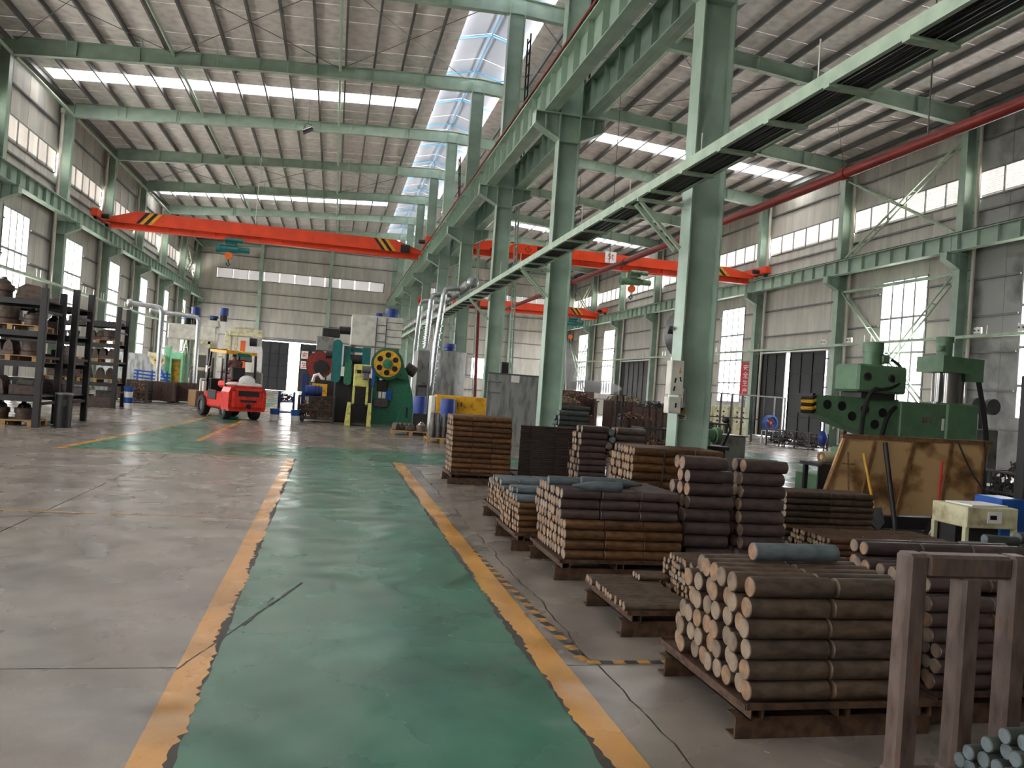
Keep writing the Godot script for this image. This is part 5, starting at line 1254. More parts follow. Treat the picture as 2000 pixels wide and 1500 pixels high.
		part("hand", body_mesh(hb, 0.006, 0.008, h - V(0.1, 0.07, 0.16), h + V(0.1, 0.06, 0.05)), M.skin, dr)

func build_presses() -> void:
	# beige presses at the far end of the forklift aisle
	var a := thing("beige_press", "tall beige forging press with blue motors on its crown near the end wall", "press", V(0, 0, -51))
	part("crown_beam", G.new().cbox(V(-8.35, 3.64, 0), V(2.7, 0.9, 1.2), 0.05), M.cream_pale, a)
	part("hopper", G.new().prism(poly([[-7.9, 4.08], [-6.9, 4.08], [-6.98, 4.45], [-7.5, 4.45]]), 0.9, Transform3D(Basis(), V(0, 0, -0.45))), M.cream_pale, a)
	part("frame", G.new().box(V(-9.4, 1.6, 0), V(0.5, 3.2, 1.0)).box(V(-7.05, 1.9, 0.2), V(0.34, 3.5, 0.7)).cbox(V(-8.2, 0.45, 0), V(2.9, 0.9, 1.4), 0.05), M.cream_pale, a)
	for q in [[-8.28, 4.15, 0.26, 1.0], [-8.72, 4.1, 0.26, 0.66], [-7.25, 4.45, 0.26, 0.28], [-6.68, 4.45, 0.26, 0.8], [-7.8, 3.3, 0.22, 0.3]]:
		var mo := part("motor", G.new().cyl(V(q[0], q[1], 0.2), V(q[0], q[1] + q[3] * 0.45, 0.2), q[2] * 0.8, q[2] * 0.8, 12), M.black, a)
		part("motor_cover", G.new().cyl(V(q[0], q[1] + q[3] * 0.45, 0.2), V(q[0], q[1] + q[3], 0.2), q[2], q[2], 14), M.blue, mo)
	var fr := part("slide_frame", G.new().box(V(-7.65, 3.08, 1.0), V(0.95, 0.2, 0.5)).box(V(-8.03, 2.3, 1.0), V(0.16, 1.7, 0.5)).box(V(-7.25, 2.3, 1.0), V(0.16, 1.7, 0.5)).box(V(-7.65, 2.4, 1.0), V(0.8, 0.14, 0.5)).box(V(-7.65, 1.5, 1.0), V(0.95, 0.18, 0.5)), M.cream, a)
	part("slide", G.new().box(V(-7.65, 1.95, 0.9), V(0.5, 0.7, 0.3)), M.casting_grey, fr)
	part("pedestal", G.new().cbox(V(-7.65, 0.7, 0.9), V(1.1, 1.4, 0.8), 0.05), M.casting_grey, a)
	var b := thing("screw_press", "beige screw press with orange ram and torn white cover near the far sliding door", "press", V(0, 0, -50))
	part("crown", G.new().cbox(V(-5.2, 3.82, 0), V(1.9, 0.46, 0.9), 0.04), M.cream, b)
	part("column", G.new().cbox(V(-6.2, 2.0, 0), V(0.38, 3.7, 0.6), 0.03), M.cream, b)
	part("column", G.new().cbox(V(-4.55, 2.2, 0), V(0.46, 3.2, 0.6), 0.03), M.cream, b)
	part("inner_post", G.new().box(V(-5.8, 2.6, 0), V(0.2, 2.1, 0.4)), M.cream, b)
	part("ram", G.new().box(V(-5.35, 2.9, 0.15), V(0.28, 0.9, 0.3)).box(V(-5.3, 1.8, 0.15), V(0.28, 0.8, 0.3)), M.orange_paint, b)
	part("slide", G.new().cbox(V(-5.3, 2.3, 0), V(1.1, 0.4, 0.6), 0.04), M.casting_grey, b)
	part("motor", G.new().cyl(V(-4.95, 3.3, 0.4), V(-4.55, 3.3, 0.4), 0.24, 0.24, 12), M.black, b)
	part("bed", G.new().cbox(V(-5.3, 0.75, 0), V(2.3, 1.5, 1.2), 0.06), M.casting_grey, b)
	part("torn_cover", G.new().prism(poly([[-4.85, 3.7], [-4.4, 3.6], [-4.2, 2.8], [-4.18, 1.5], [-4.4, 1.62], [-4.7, 1.55], [-4.78, 2.4]]), 0.08, Transform3D(Basis(), V(0, 0, 0.33))), M.cloth_white, b)
	part("top_tank", G.new().cyl(V(-5.9, 4.2, 0), V(-4.8, 4.2, 0), 0.16, 0.16, 12), M.cream_pale, b)
	# green eccentric press
	var g := thing("green_press", "large green eccentric press with a yellow spoked flywheel", "press", V(0, 0, -28.5))
	part("body", G.new().prism(poly([[1.45, 0], [3.0, 0], [2.86, 0.5], [2.8, 1.1], [2.55, 1.9], [2.3, 2.3], [1.9, 1.9], [1.65, 1.4], [1.95, 1.3], [1.95, 0.62], [1.5, 0.55]]), 1.0, Transform3D(Basis(), V(0, 0, -1.0))), M.press_green, g)
	part("column", G.new().box(V(1.5, 0.9, -0.5), V(0.2, 1.8, 0.9)), M.press_green, g)
	var wg := part("wheel_guard", G.new().disc(V(1.82, 2.14, 0.12), Vector3.BACK, 0.56, 0.24, 30).prism(poly([[2.15, 1.7], [2.5, 1.62], [2.42, 2.1], [2.3, 2.4]]), 0.22, Transform3D(Basis(), V(0, 0, 0.0))), M.press_green, g)
	part("pivot_bolt", G.new().disc(V(2.32, 1.76, 0.24), Vector3.BACK, 0.06, 0.05, 12), M.casting_grey, wg)
	var fw := part("flywheel", G.new().disc(V(1.82, 2.14, 0.25), Vector3.BACK, 0.47, 0.05, 32), M.warning_yellow, g)
	for i in 6: part("wheel_hole", G.new().disc(V(1.82 + 0.31 * cos(i * TAU / 6 + 0.5), 2.14 + 0.31 * sin(i * TAU / 6 + 0.5), 0.276), Vector3.BACK, 0.1, 0.012, 16), M.black, fw)
	part("hub", G.new().lathe(V(1.82, 2.14, 0.27), [[0.17, 0], [0.17, 0.09], [0.12, 0.11], [0.06, 0.12], [0, 0.12]], 24, Basis(Vector3(1, 0, 0), Vector3(0, 0, 1), Vector3(0, -1, 0))), M.press_green, fw)
	part("gusset", G.new().prism(poly([[2.22, 0], [3.08, 0], [2.84, 0.55], [2.68, 0.78], [2.52, 0.78], [2.38, 0.6]]), 0.08, Transform3D(Basis(), V(0, 0, 0.3))), M.press_green, g)
	part("gusset_slot", G.new().cbox(V(2.6, 0.48, 0.385), V(0.07, 0.36, 0.01), 0.004), M.black, g)
	part("die_bed", G.new().cbox(V(1.7, 0.75, -0.2), V(0.5, 0.3, 0.7), 0.03), M.casting_grey, g)
	part("slide", G.new().cbox(V(1.72, 1.35, -0.2), V(0.4, 0.4, 0.5), 0.03), M.dark_steel, g)
	part("back_motor", G.new().cyl(V(2.55, 2.1, -0.6), V(2.9, 1.9, -0.6), 0.2, 0.2, 12), M.casting_grey, g)
	part("tool_box", G.new().box(V(1.95, 1.05, 0.02), V(0.2, 0.4, 0.04)), M.bright_blue, g)
	var t := thing("teal_press", "teal press with tall rounded belt guards behind the lemon stand", "press", V(0, 0, -28.4))
	var capsule := func(x: float, w: float, y0: float, y1: float) -> PackedVector2Array:
		var p := PackedVector2Array()
		for i in 9: p.append(Vector2(x + w / 2 * cos(PI * i / 8), y1 - w / 2 + w / 2 * sin(PI * i / 8)))
		for i in 9: p.append(Vector2(x - w / 2 * cos(PI * i / 8), y0 + w / 2 - w / 2 * sin(PI * i / 8)))
		return p
	part("belt_guard", G.new().prism(capsule.call(0.08, 0.32, 1.36, 2.84), 0.3, Transform3D(Basis(), V(0, 0, 0.1))), M.press_teal, t)
	part("belt_guard", G.new().prism(capsule.call(0.48, 0.25, 1.3, 2.2), 0.25, Transform3D(Basis(), V(0, 0, 0.3))), M.press_green, t)
	part("frame", G.new().box(V(0.42, 2.3, -0.2), V(0.24, 0.7, 0.6)).box(V(1.08, 2.3, -0.2), V(0.28, 0.7, 0.6)).box(V(0.75, 2.55, -0.3), V(0.6, 0.14, 0.5)), M.press_teal, t)
	part("crank", G.new().cyl(V(0.4, 2.2, -0.1), V(1.1, 2.2, -0.1), 0.18, 0.18, 14), M.dark_steel, t)
	part("slide", G.new().cbox(V(0.75, 1.8, -0.2), V(0.4, 0.6, 0.4), 0.03), M.casting_grey, t)
	part("body", G.new().cbox(V(0.7, 0.8, -0.4), V(1.3, 1.6, 0.9), 0.05), M.dark_steel, t)
	part("side_motor", G.new().cyl(V(-0.3, 2.3, 0.1), V(-0.05, 2.3, 0.1), 0.12, 0.12, 12), M.dark_steel, t)
	var l := thing("feeder_stand", "lemon-yellow portal stand with electric motor and blue belt cover", "stand", V(0, 0, -27.2))
	part("head", G.new().cbox(V(0.92, 1.66, 0), V(0.5, 0.74, 0.4), 0.02), M.lemon, l)
	part("upright", G.new().box(V(0.7, 1.0, 0), V(0.07, 0.7, 0.3)), M.lemon, l)
	part("upright", G.new().box(V(1.14, 1.0, 0), V(0.07, 0.7, 0.3)), M.lemon, l)
	part("foot", G.new().prism(poly([[0.46, 0], [0.64, 0], [0.62, 0.74], [0.52, 0.76]]), 0.5, Transform3D(Basis(), V(0, 0, 0.1))), M.lemon, l)
	part("foot", G.new().prism(poly([[1.17, 0], [1.31, 0], [1.29, 0.76], [1.2, 0.76]]), 0.5, Transform3D(Basis(), V(0, 0, 0.1))), M.lemon, l)
	part("cross_plate", G.new().box(V(0.9, 0.12, 0.2), V(0.6, 0.04, 0.5)).box(V(0.92, 0.68, 0), V(0.5, 0.06, 0.3)), M.black, l)
	part("painted_recess", G.new().box(V(0.83, 1.78, 0.205), V(0.14, 0.12, 0.02)), M.black, l)
	part("motor", G.new().cyl(V(0.92, 1.86, 0.35), V(1.2, 1.86, 0.35), 0.13, 0.13, 14).cbox(V(1.05, 1.64, 0.33), V(0.2, 0.24, 0.2), 0.03), M.grey_steel, l)
	part("belt_cover", G.new().prism(capsule.call(0.0, 0.2, 1.3, 1.95), 0.08, Transform3D(Basis(Vector3.UP, PI / 2), V(1.26, 0, 0.3))), M.bright_blue, l)
	# red flywheel press and extras
	var r := thing("red_wheel_press", "press with a large dull red flywheel beside the teal belt guard", "press", V(0, 0, -33))
	part("flywheel", G.new().disc(V(-0.56, 2.0, 0), Vector3.BACK, 0.54, 0.22, 30), M.dull_red, r)
	part("hub", G.new().disc(V(-0.5, 1.9, 0.14), Vector3.BACK, 0.3, 0.1, 24).disc(V(-0.5, 1.9, 0.2), Vector3.BACK, 0.08, 0.1, 16), M.dark_steel, r)
	part("pedestal", G.new().cbox(V(-0.4, 0.7, -0.3), V(1.0, 1.4, 0.9), 0.04), M.dark_steel, r)
	part("upper_box", G.new().cbox(V(-0.4, 2.84, 0.5), V(0.66, 0.56, 0.5), 0.02), M.grey_sheet, r)
	part("motor_block", G.new().cbox(V(-0.2, 3.3, 0.3), V(0.7, 0.36, 0.4), 0.04).cyl(V(0.1, 3.45, 0.3), V(0.55, 3.45, 0.3), 0.16, 0.16, 12), M.dark_steel, r)
	part("robot_arm", G.new().tube([V(-0.75, 1.3, 1.6), V(-0.7, 1.55, 1.6), V(-0.55, 1.62, 1.6), V(-0.4, 1.45, 1.6)], 0.06, 8), M.white, r)
	part("ochre_panel", G.new().box(V(-0.5, 1.0, 0.6), V(0.6, 0.5, 0.04)), M.warning_yellow, r)
	var c := thing("control_cabin", "pale cream cabin box with a steel ladder above the presses", "cabin", V(0, 0, -32))
	part("box", G.new().cbox(V(1.54, 3.45, -0.4), V(1.96, 1.2, 1.4), 0.02), M.cream_pale, c)
	for x in [0.7, 2.4]:
		for z in [0.15, -0.95]: part("leg", G.new().box(V(x, 1.43, z), V(0.12, 2.86, 0.12)), M.grey_steel, c)
	var ld := part("ladder", G.new().bar(V(1.52, 0.2, 0.36), V(1.52, 4.0, 0.36), 0.04, 0.04).bar(V(1.9, 0.2, 0.36), V(1.9, 4.0, 0.36), 0.04, 0.04), M.grey_steel, c)
	for i in 11: part("rung", G.new().bar(V(1.52, 0.5 + i * 0.32, 0.36), V(1.9, 0.5 + i * 0.32, 0.36), 0.03, 0.03), M.grey_steel, ld)
	for i in 4: part("side_rail", G.new().bar(V(1.9, 3.0 + i * 0.28, 0.32), V(2.56, 3.0 + i * 0.28, 0.32), 0.025, 0.025), M.grey_steel, c)
	part("roof_motor", G.new().cyl(V(2.1, 4.04, 0), V(2.1, 4.4, 0), 0.26, 0.26, 14).cyl(V(1.6, 4.04, 0), V(1.6, 4.2, 0), 0.14, 0.14, 12), M.blue, c)
	# blue trolley, drum, basket, buckets
	var tr := thing("blue_trolley", "blue steel trolley loaded with scrap beside the wire basket", "trolley", V(-1.48, 0, -28))
	for y in [0.25, 0.6]: part("shelf", G.new().box(V(0, y, 0), V(0.5, 0.04, 0.6)), M.blue, tr)
	for x in [-0.24, 0.24]:
		for z in [-0.28, 0.28]: part("post", G.new().box(V(x, 0.47, z), V(0.05, 0.94, 0.05)), M.blue, tr)
	var sc := part("scrap_load", heap(0.5, 0.25, 0.5, 60, 0.06, 4), M.scrap, tr); sc.position.y = 0.62; sc.set_meta("kind", "stuff")
	one("blue_post", G.new().box(V(0, 0.8, 0), V(0.13, 1.6, 0.13)), M.blue, "dark blue upright post behind the scrap basket", "post", V(-0.95, 0, -28.4))
	wire_basket(V(-0.48, 0, -27.7), V(1.15, 0.85, 0.9), "wire basket of scrap in front of the presses with a blue drum on top", "", "scrap_rust")
	var dm := thing("plastic_drum", "blue plastic drum lying on its side on the scrap basket", "drum", V(-0.6, 1.04, -27.6), 0.0)
	part("shell", G.new().lathe(V(-0.28, 0, 0), [[0, 0], [0.15, 0], [0.17, 0.06], [0.18, 0.3], [0.17, 0.5], [0.15, 0.56], [0, 0.56]], 18, Basis(Vector3(0, 0, 1), Vector3(1, 0, 0), Vector3(0, 1, 0))), M.blue, dm)
	for x in [0.05, 0.16]: part("band", G.new().ring(V(x, 0, 0), Vector3.RIGHT, 0.17, 0.19, 0.04, 18), M.black, dm)
	bucket(V(-1.12, 0, -27.1), "blue and white paint bucket beside the blue trolley")
	bucket(V(-1.78, 0, -27.2), "blue and white paint bucket beyond the blue trolley")
	wooden_pallet(V(2.3, 0, -23.5), 1.1, 0.8, "worn wooden pallet of loose castings on the floor before the green press")
	for q in [[1.95, 0.13, -23.6, 2, 0.6], [2.3, 0.13, -23.45, 1, 0.55], [2.65, 0.13, -23.6, 2, 0.6], [2.25, 0.13, -23.75, 0, 0.5], [2.6, 0.13, -23.25, 3, 0.5]]: die(q[3], V(q[0], q[1], q[2]), q[4], "small casting on the worn pallet before the green press", "castings on the worn pallet", rng.randf() * 3.0)
	for q in [[-2.75, 3.5, 0], [-1.75, 3.5, 1], [-2.75, 2.55, 2]]:
		var s := thing("door_sign", ["white notice with a red character at the top of the far door", "white notice with a red character on the inner panel of the far door", "white notice with a red character below another on the far door"][q[2]], "sign", V(q[0], q[1], ZF + 0.29))
		part("board", G.new().box(Vector3.ZERO, V(0.62, 0.72, 0.015)), M.white, s)
		strokes(s, q[2], 0.5, M.sign_red, V(0, 0, 0.012))

# red or white brush strokes of the painted characters, on a unit square
func strokes(parent: Node, k: int, h: float, m: Material, at: Vector3, turn := Basis()) -> void:
	var s: Array = [
		[[0, 0.5, 0, 0.35], [-0.42, 0.3, 0.42, 0.3], [-0.42, 0.3, -0.42, 0.18], [0.42, 0.3, 0.42, 0.18], [-0.45, -0.02, 0.45, -0.02], [-0.1, 0.2, -0.35, -0.45], [0.2, 0.1, -0.1, -0.25], [-0.2, -0.15, 0.4, -0.48]],
		[[0, 0.5, -0.45, 0.1], [0, 0.5, 0.45, 0.1], [-0.25, 0.1, 0.25, 0.1], [-0.25, -0.15, 0.25, -0.15], [-0.42, -0.45, 0.42, -0.45], [0, 0.1, 0, -0.45]],
		[[-0.25, 0.5, -0.4, 0.15], [-0.3, 0.25, 0.4, 0.25], [-0.3, -0.08, 0.3, -0.08], [-0.45, -0.45, 0.45, -0.45], [0, 0.5, 0, -0.45]],
		[[0, 0.5, 0, 0.38], [-0.4, 0.32, 0.4, 0.32], [-0.2, 0.25, -0.1, 0.1], [0.2, 0.25, 0.1, 0.1], [-0.45, 0.02, 0.45, 0.02], [-0.35, 0.02, -0.45, -0.48]]][k % 4]
	var g := G.new()
	for q in s: g.box(at + turn * V((q[0] + q[2]) / 2 * h, (q[1] + q[3]) / 2 * h, 0), V(Vector2(q[2] - q[0], q[3] - q[1]).length() * h + h * 0.08, h * 0.1, 0.006), turn * Basis(Vector3.BACK, atan2(q[3] - q[1], q[2] - q[0])))
	part("character", g, m, parent)

func build_middle() -> void:
	# galvanised main duct on the tray, with droppers
	var d := thing("extraction_main", "galvanised spiral duct with a round end cap running above the cable tray", "duct", Vector3.ZERO)
	part("main", G.new().cyl(V(4.3, 5.02, -26.2), V(4.3, 5.02, -60), 0.17, 0.17, 14), M.galvanised, d)
	part("end_cap", G.new().ball(V(4.3, 5.02, -26.2), V(0.2, 0.2, 0.1), 16, 8), M.galvanised, d)
	for i in 22: part("seam_ring", G.new().ring(V(4.3, 5.02, -26.6 - i * 1.2), Vector3.BACK, 0.165, 0.185, 0.03, 14), M.galvanised, d)
	for q in [[-28.0, 0.1, 3.6, 3.32, 0.02, "to the floor beside the grey tank"], [-30.2, 0.1, 3.42, 3.3, 2.85, "behind the grey tank"], [-33.0, 0.09, 3.3, 3.2, 0.02, "farthest from the end cap"]]:
		var b := thing("duct_dropper", "bright crinkled dropper duct bending down %s" % q[5], "duct", Vector3.ZERO, 0.0, "dropper ducts of the main duct")
		part("elbow", G.new().tube([V(4.15, 4.98, q[0]), V(q[2] + 0.22, 4.95, q[0]), V(q[2] + 0.06, 4.9, q[0]), V(q[2], 4.7, q[0])], q[1], 12), M.galvanised, b)
		part("drop", G.new().tube([V(q[2], 4.72, q[0]), V((q[2] + q[3]) / 2 - 0.02, 3.0, q[0]), V(q[3], q[4], q[0])], q[1] * 1.05, 12), M.galvanised, b)
		for i in 18: part("crinkle", G.new().ring(V(lerpf(q[2], q[3], i / 18.0) - 0.005, lerpf(4.6, q[4] + 0.1, i / 18.0), q[0]), Vector3.UP, q[1], q[1] * 1.13, 0.03, 12), M.galvanised, b)
	var tk := thing("sheet_tank", "grey sheet-metal tank with a blue drum on its lid", "tank", V(4.02, 0, -28.9))
	part("shell", G.new().lathe(Vector3.ZERO, [[0, 0.1], [0.66, 0.1], [0.66, 2.7], [0.69, 2.7], [0.69, 2.76], [0, 2.8]], 10), M.zinc_stained, tk)
	for i in 4: part("leg", G.new().box(V(0.5 * cos(i * PI / 2 + 0.7), 0.05, 0.5 * sin(i * PI / 2 + 0.7)), V(0.1, 0.1, 0.1)), M.dark_steel, tk)
	one("lid_drum", G.new().lathe(Vector3.ZERO, [[0, 0], [0.22, 0], [0.22, 0.1], [0.235, 0.11], [0.22, 0.12], [0.22, 0.24], [0, 0.25]], 18), M.blue, "short blue drum standing on the grey sheet-metal tank", "drum", V(4.05, 2.8, -28.8))
	var t2 := thing("furnace_housing", "dark grey upright furnace housing beside the sheet-metal tank", "furnace", V(3.36, 0, -30.9))
	part("shell", G.new().cbox(V(0, 1.4, 0), V(0.6, 2.8, 1.1), 0.03), M.grey_sheet, t2)
	part("corner_post", G.new().box(V(0.3, 1.4, 0.56), V(0.06, 2.8, 0.06)), M.galvanised, t2)
	var lb := thing("low_cabinet", "dark low cabinet standing before the furnace housing", "cabinet", V(3.0, 0, -27.6))
	part("body", G.new().cbox(V(0, 0.75, 0), V(0.34, 1.5, 0.4), 0.02), M.dark_steel, lb)
	part("door", G.new().box(V(0, 0.8, 0.21), V(0.28, 1.2, 0.015)), M.grey_steel, lb)
	var yc := thing("yellow_bench", "long yellow steel cabinet bench with two slots", "cabinet", V(3.62, 0, -23.2))
	part("body", G.new().cbox(V(0.1, 0.97, 0), V(1.56, 0.54, 0.6), 0.02), M.warning_yellow, yc)
	part("end_panel", G.new().cbox(V(-0.76, 0.6, 0), V(0.14, 1.2, 0.6), 0.02), M.cream_pale, yc)
	for x in [-0.05, 0.05]: part("slot", G.new().box(V(x, 1.0, 0.305), V(0.03, 0.14, 0.01)), M.black, yc)
	for x in [-0.5, 0.8]: part("leg", G.new().box(V(x, 0.35, 0), V(0.1, 0.7, 0.5)), M.dark_steel, yc)
	for q in [[3.24, 0.92, -22.55, 0.22, "blue plastic drum standing against the yellow bench"], [2.62, 0.9, -24.2, 0.2, "blue plastic drum behind the end of the yellow bench"]]:
		var bd := thing("plastic_drum", q[4], "drum", V(q[0], 0, q[2]))
		part("shell", G.new().lathe(Vector3.ZERO, [[0, 0.62], [q[3], 0.62], [q[3] + 0.01, 0.9], [q[3], 1.14], [0, 1.16]], 18), M.blue, bd)
		part("stand", G.new().box(V(0, 0.31, 0), V(0.4, 0.62, 0.4)), M.dark_steel, bd)
	wooden_pallet(V(2.9, 0, -21.2), 0.8, 0.8, "wooden pallet of grey spindles beside the yellow bench")
	for i in 9:
		one("spindle", G.new().lathe(Vector3.ZERO, [[0, 0], [0.06, 0], [0.065, 0.3], [0.045, 0.4], [0.03, 0.62], [0, 0.66]], 10), M.casting_grey, "grey tapered spindle standing on the pallet beside the yellow bench", "spindle", V(2.66 + (i % 4) * 0.15, 0.126, -21.05 - (i / 4) * 0.2), 0.0, "spindles on the pallet")
	var pt := thing("sheet_partition", "streaked grey sheet-metal partition behind the bar stacks", "partition", V(4.95, 0, -21.5), 0.05)
	for i in 4: part("sheet", G.new().box(V(-0.62 + i * 0.412, 0.97, 0), V(0.405, 1.94, 0.02)), M.zinc_stained, pt)
	part("rail", G.new().box(V(0, 1.95, 0), V(1.68, 0.04, 0.05)), M.grey_steel, pt)
	part("notice", G.new().box(V(-0.05, 1.84, 0.018), V(0.24, 0.2, 0.006)), M.white, pt)
	for y in [1.72, 1.42]: part("bracket", G.new().bar(V(-0.82, y, 0), V(-0.5, y, 0.2), 0.03, 0.03), M.black, pt)
	var wc := thing("wall_cabinet", "dark grey switch cabinet standing beyond the partition", "cabinet", V(7.7, 0, -36))
	part("body", G.new().cbox(V(0, 1.4, 0), V(0.44, 2.8, 0.4), 0.02), M.door_dark, wc)
	part("door", G.new().box(V(0, 1.6, 0.21), V(0.38, 2.2, 0.02)), M.dark_steel, wc)
	var ex := thing("fire_extinguisher", "red fire extinguisher at the foot of the red riser", "extinguisher", V(5.6, 0, -32.6))
	part("cylinder", G.new().lathe(Vector3.ZERO, [[0, 0], [0.12, 0], [0.12, 0.5], [0.08, 0.6], [0.03, 0.62], [0.03, 0.68], [0, 0.68]], 14), M.sign_red, ex)
	part("valve", G.new().box(V(0.03, 0.71, 0), V(0.16, 0.05, 0.04)), M.black, ex)
	# heap of olive forgings, steaming bins
	pile(4.3, -14.95, 0.8, 0.1, [[0, 4], [0, 4], [0, 3], [0, 2], [1, 1]], [0.6], ["olive"], "dark olive forging piled on the stand before the partition", "olive forgings on the stand", 0.04, 0.02, "forging")
	var st := thing("forging_stand", "brown steel stand under the olive forgings", "stand", V(4.6, 0, -15.2))
	part("top", G.new().box(V(0, 0.77, 0), V(0.7, 0.05, 0.6)), M.bin_brown, st)
	for x in [-0.3, 0.3]:
		for z in [-0.25, 0.25]: part("leg", G.new().box(V(x, 0.375, z), V(0.08, 0.75, 0.08)), M.bin_brown, st)
	var kk := 0
	for q in [[8.7, -29.5, 1.3, "scrap_pale", "nearest the middle columns"], [9.6, -30.8, 1.5, "scrap_rust", "second from the middle columns"], [11.2, -29.8, 1.5, "scrap_pale", "behind the tall pole rack"], [11.9, -28.4, 1.35, "scrap", "nearest the grey tank"], [8.4, -27.2, 0.9, "scrap", "low in front of the others"], [10.6, -27.0, 0.9, "scrap_rust", "low beside the pole rack"]]:
		var b := thing("billet_bin", "rusty ribbed steel bin heaped with billet offcuts, %s" % q[4], "bin", V(q[0], 0, q[1]), 0.0, "ribbed bins of offcuts")
		var s := G.new()
		var h: float = q[2]
		for w in [[V(0, h / 2, 0.5), V(1.2, h - 0.2, 0.03)], [V(0, h / 2, -0.5), V(1.2, h - 0.2, 0.03)], [V(0.6, h / 2, 0), V(0.03, h - 0.2, 1.0)], [V(-0.6, h / 2, 0), V(0.03, h - 0.2, 1.0)], [V(0, 0.1, 0), V(1.2, 0.04, 1.0)]]: s.box(w[0], w[1])
		part("shell", s, M.bin_brown, b)
		for i in 5: part("rib", G.new().box(V(-0.54 + i * 0.27, h / 2, 0.53), V(0.06, h - 0.16, 0.05)), M.bin_brown, b)
		for x in [-0.5, 0.5]: part("foot", G.new().box(V(x, 0.05, 0), V(0.12, 0.1, 1.0)), M.bin_brown, b)
		var hp := part("offcuts", heap(1.1, 0.34, 0.9, 140, 0.075, 60 + kk), M[q[3]], b); hp.position.y = h - 0.22; hp.set_meta("kind", "stuff")
		kk += 1
	var ra := thing("long_rack", "long low rack of rusty rods behind the ribbed bins", "rack", V(9.5, 0, -33))
	part("shelf", G.new().box(V(0, 1.3, 0), V(3.4, 0.06, 0.8)).box(V(0, 1.55, -0.38), V(3.4, 0.3, 0.04)), M.bin_brown, ra)
	for x in [-1.6, 0.0, 1.6]: part("leg", G.new().box(V(x, 0.65, 0), V(0.1, 1.3, 0.7)), M.bin_brown, ra)
	for i in 7: one("rusty_rod", G.new().cyl(V(-1.7, 0, 0), V(1.6, 0, 0), 0.045, 0.045, 8), M.scrap_rust, "long rusty rod lying on the low rack behind the bins", "rod", V(9.5, 1.378, -32.75 - i * 0.095), 0.0, "rods on the low rack")
	var po := thing("pole_rack", "round-topped pole rack hung with dark chains beside the bins", "rack", V(9.75, 0, -26.2))
	part("top_disc", G.new().disc(V(0, 1.62, 0), Vector3.UP, 0.38, 0.03, 24), M.dark_steel, po)
	for x in [-0.12, 0.12]: part("pole", G.new().cyl(V(x, 0, 0), V(x, 1.6, 0), 0.05, 0.05, 10), M.dark_steel, po)
	for x in [-0.12, 0.12]:
		for i in 9: part("chain_link", G.new().ring(V(x, 0.6 + i * 0.11, 0.07), V(0.3, 0, 1) if i % 2 else V(1, 0, 0.3), 0.035, 0.06, 0.025, 10), M.black, po)
	part("base", G.new().disc(V(0, 0.03, 0), Vector3.UP, 0.4, 0.06, 20), M.dark_steel, po)
	var sl := thing("step_ladder", "white A-frame step ladder before the tall windows", "ladder", V(13.2, 0, -46))
	for x in [-0.3, 0.3]:
		part("stringer", G.new().bar(V(x * 1.3, 0, 0.7), V(x * 0.7, 4.6, 0), 0.06, 0.06), M.white, sl)
		part("back_leg", G.new().bar(V(x * 1.3, 0, -0.7), V(x * 0.7, 4.6, 0), 0.05, 0.05), M.grey_steel, sl)
	for i in 13:
		var f := (i + 0.5) / 13.0
		part("rung", G.new().bar(V(-0.39 + 0.18 * f, 4.6 * f, 0.7 * (1 - f)), V(0.39 - 0.18 * f, 4.6 * f, 0.7 * (1 - f)), 0.05, 0.03), M.white, sl)
	# steam drifting from the quench behind the bins
	var k := 0
	for q in [[V(11.6, 1.95, -34.6), V(2.6, 0.6, 1.2), 2.2], [V(10.6, 2.55, -35.0), V(1.7, 1.3, 1.4), 1.1], [V(10.0, 3.3, -35.6), V(1.7, 1.7, 1.6), 0.5]]:
		var fv := FogVolume.new()
		fv.name = "steam"
		fv.shape = RenderingServer.FOG_VOLUME_SHAPE_ELLIPSOID
		fv.size = q[1]; fv.position = q[0]
		var fm := FogMaterial.new()
		fm.density = q[2]; fm.albedo = Color(0.95, 0.94, 0.93)
		fv.material = fm
		add_child(fv, true)
		tag(fv, ["dense white steam rising over the bins of offcuts", "white steam cloud drifting before the window", "thin white steam drifting beside the middle column"][k], "steam", "steam over the bins", "stuff")
		k += 1
	# switch box, warning sign and grinder at the nearest middle column
	var eb := thing("switch_box", "cream electrical switch box hung on the nearest middle column", "switch box", V(4.85, 0, -10.83))
	part("upper_case", G.new().cbox(V(0, 1.86, 0), V(0.2, 0.5, 0.18), 0.01), M.cream_pale, eb)
	part("lower_case", G.new().cbox(V(-0.01, 1.46, 0), V(0.2, 0.24, 0.17), 0.01), M.cream_pale, eb)
	part("side_case", G.new().cbox(V(0.13, 1.58, 0.02), V(0.07, 0.3, 0.14), 0.01), M.grey_sheet, eb)
	for q in [[-0.03, 1.82], [0.05, 1.84], [-0.04, 1.7], [0.0, 1.46]]: part("mark", G.new().box(V(q[0], q[1], 0.094), V(0.02, 0.07, 0.006), Basis(Vector3.BACK, q[0] * 6)), M.black, eb)
	part("bolt_mark", G.new().prism(poly([[0.02, 1.93], [0.05, 1.93], [0.035, 2.02]]), 0.004, Transform3D(Basis(), V(0, 0, 0.092))), M.warning_yellow, eb)
	var ws := thing("warning_sign", "yellow triangle warning sign on the nearest middle column", "sign", V(5.11, 1.4, -11.085))
	part("triangle", G.new().prism(poly([[-0.07, -0.05], [0.07, -0.05], [0, 0.1]]), 0.006), M.warning_yellow, ws)
	part("flash", G.new().prism(poly([[0.015, 0.06], [-0.03, 0.005], [-0.003, 0.005], [-0.02, -0.035], [0.03, 0.02], [0.005, 0.02]]), 0.003, Transform3D(Basis(), V(0, 0, 0.006))), M.black, ws)
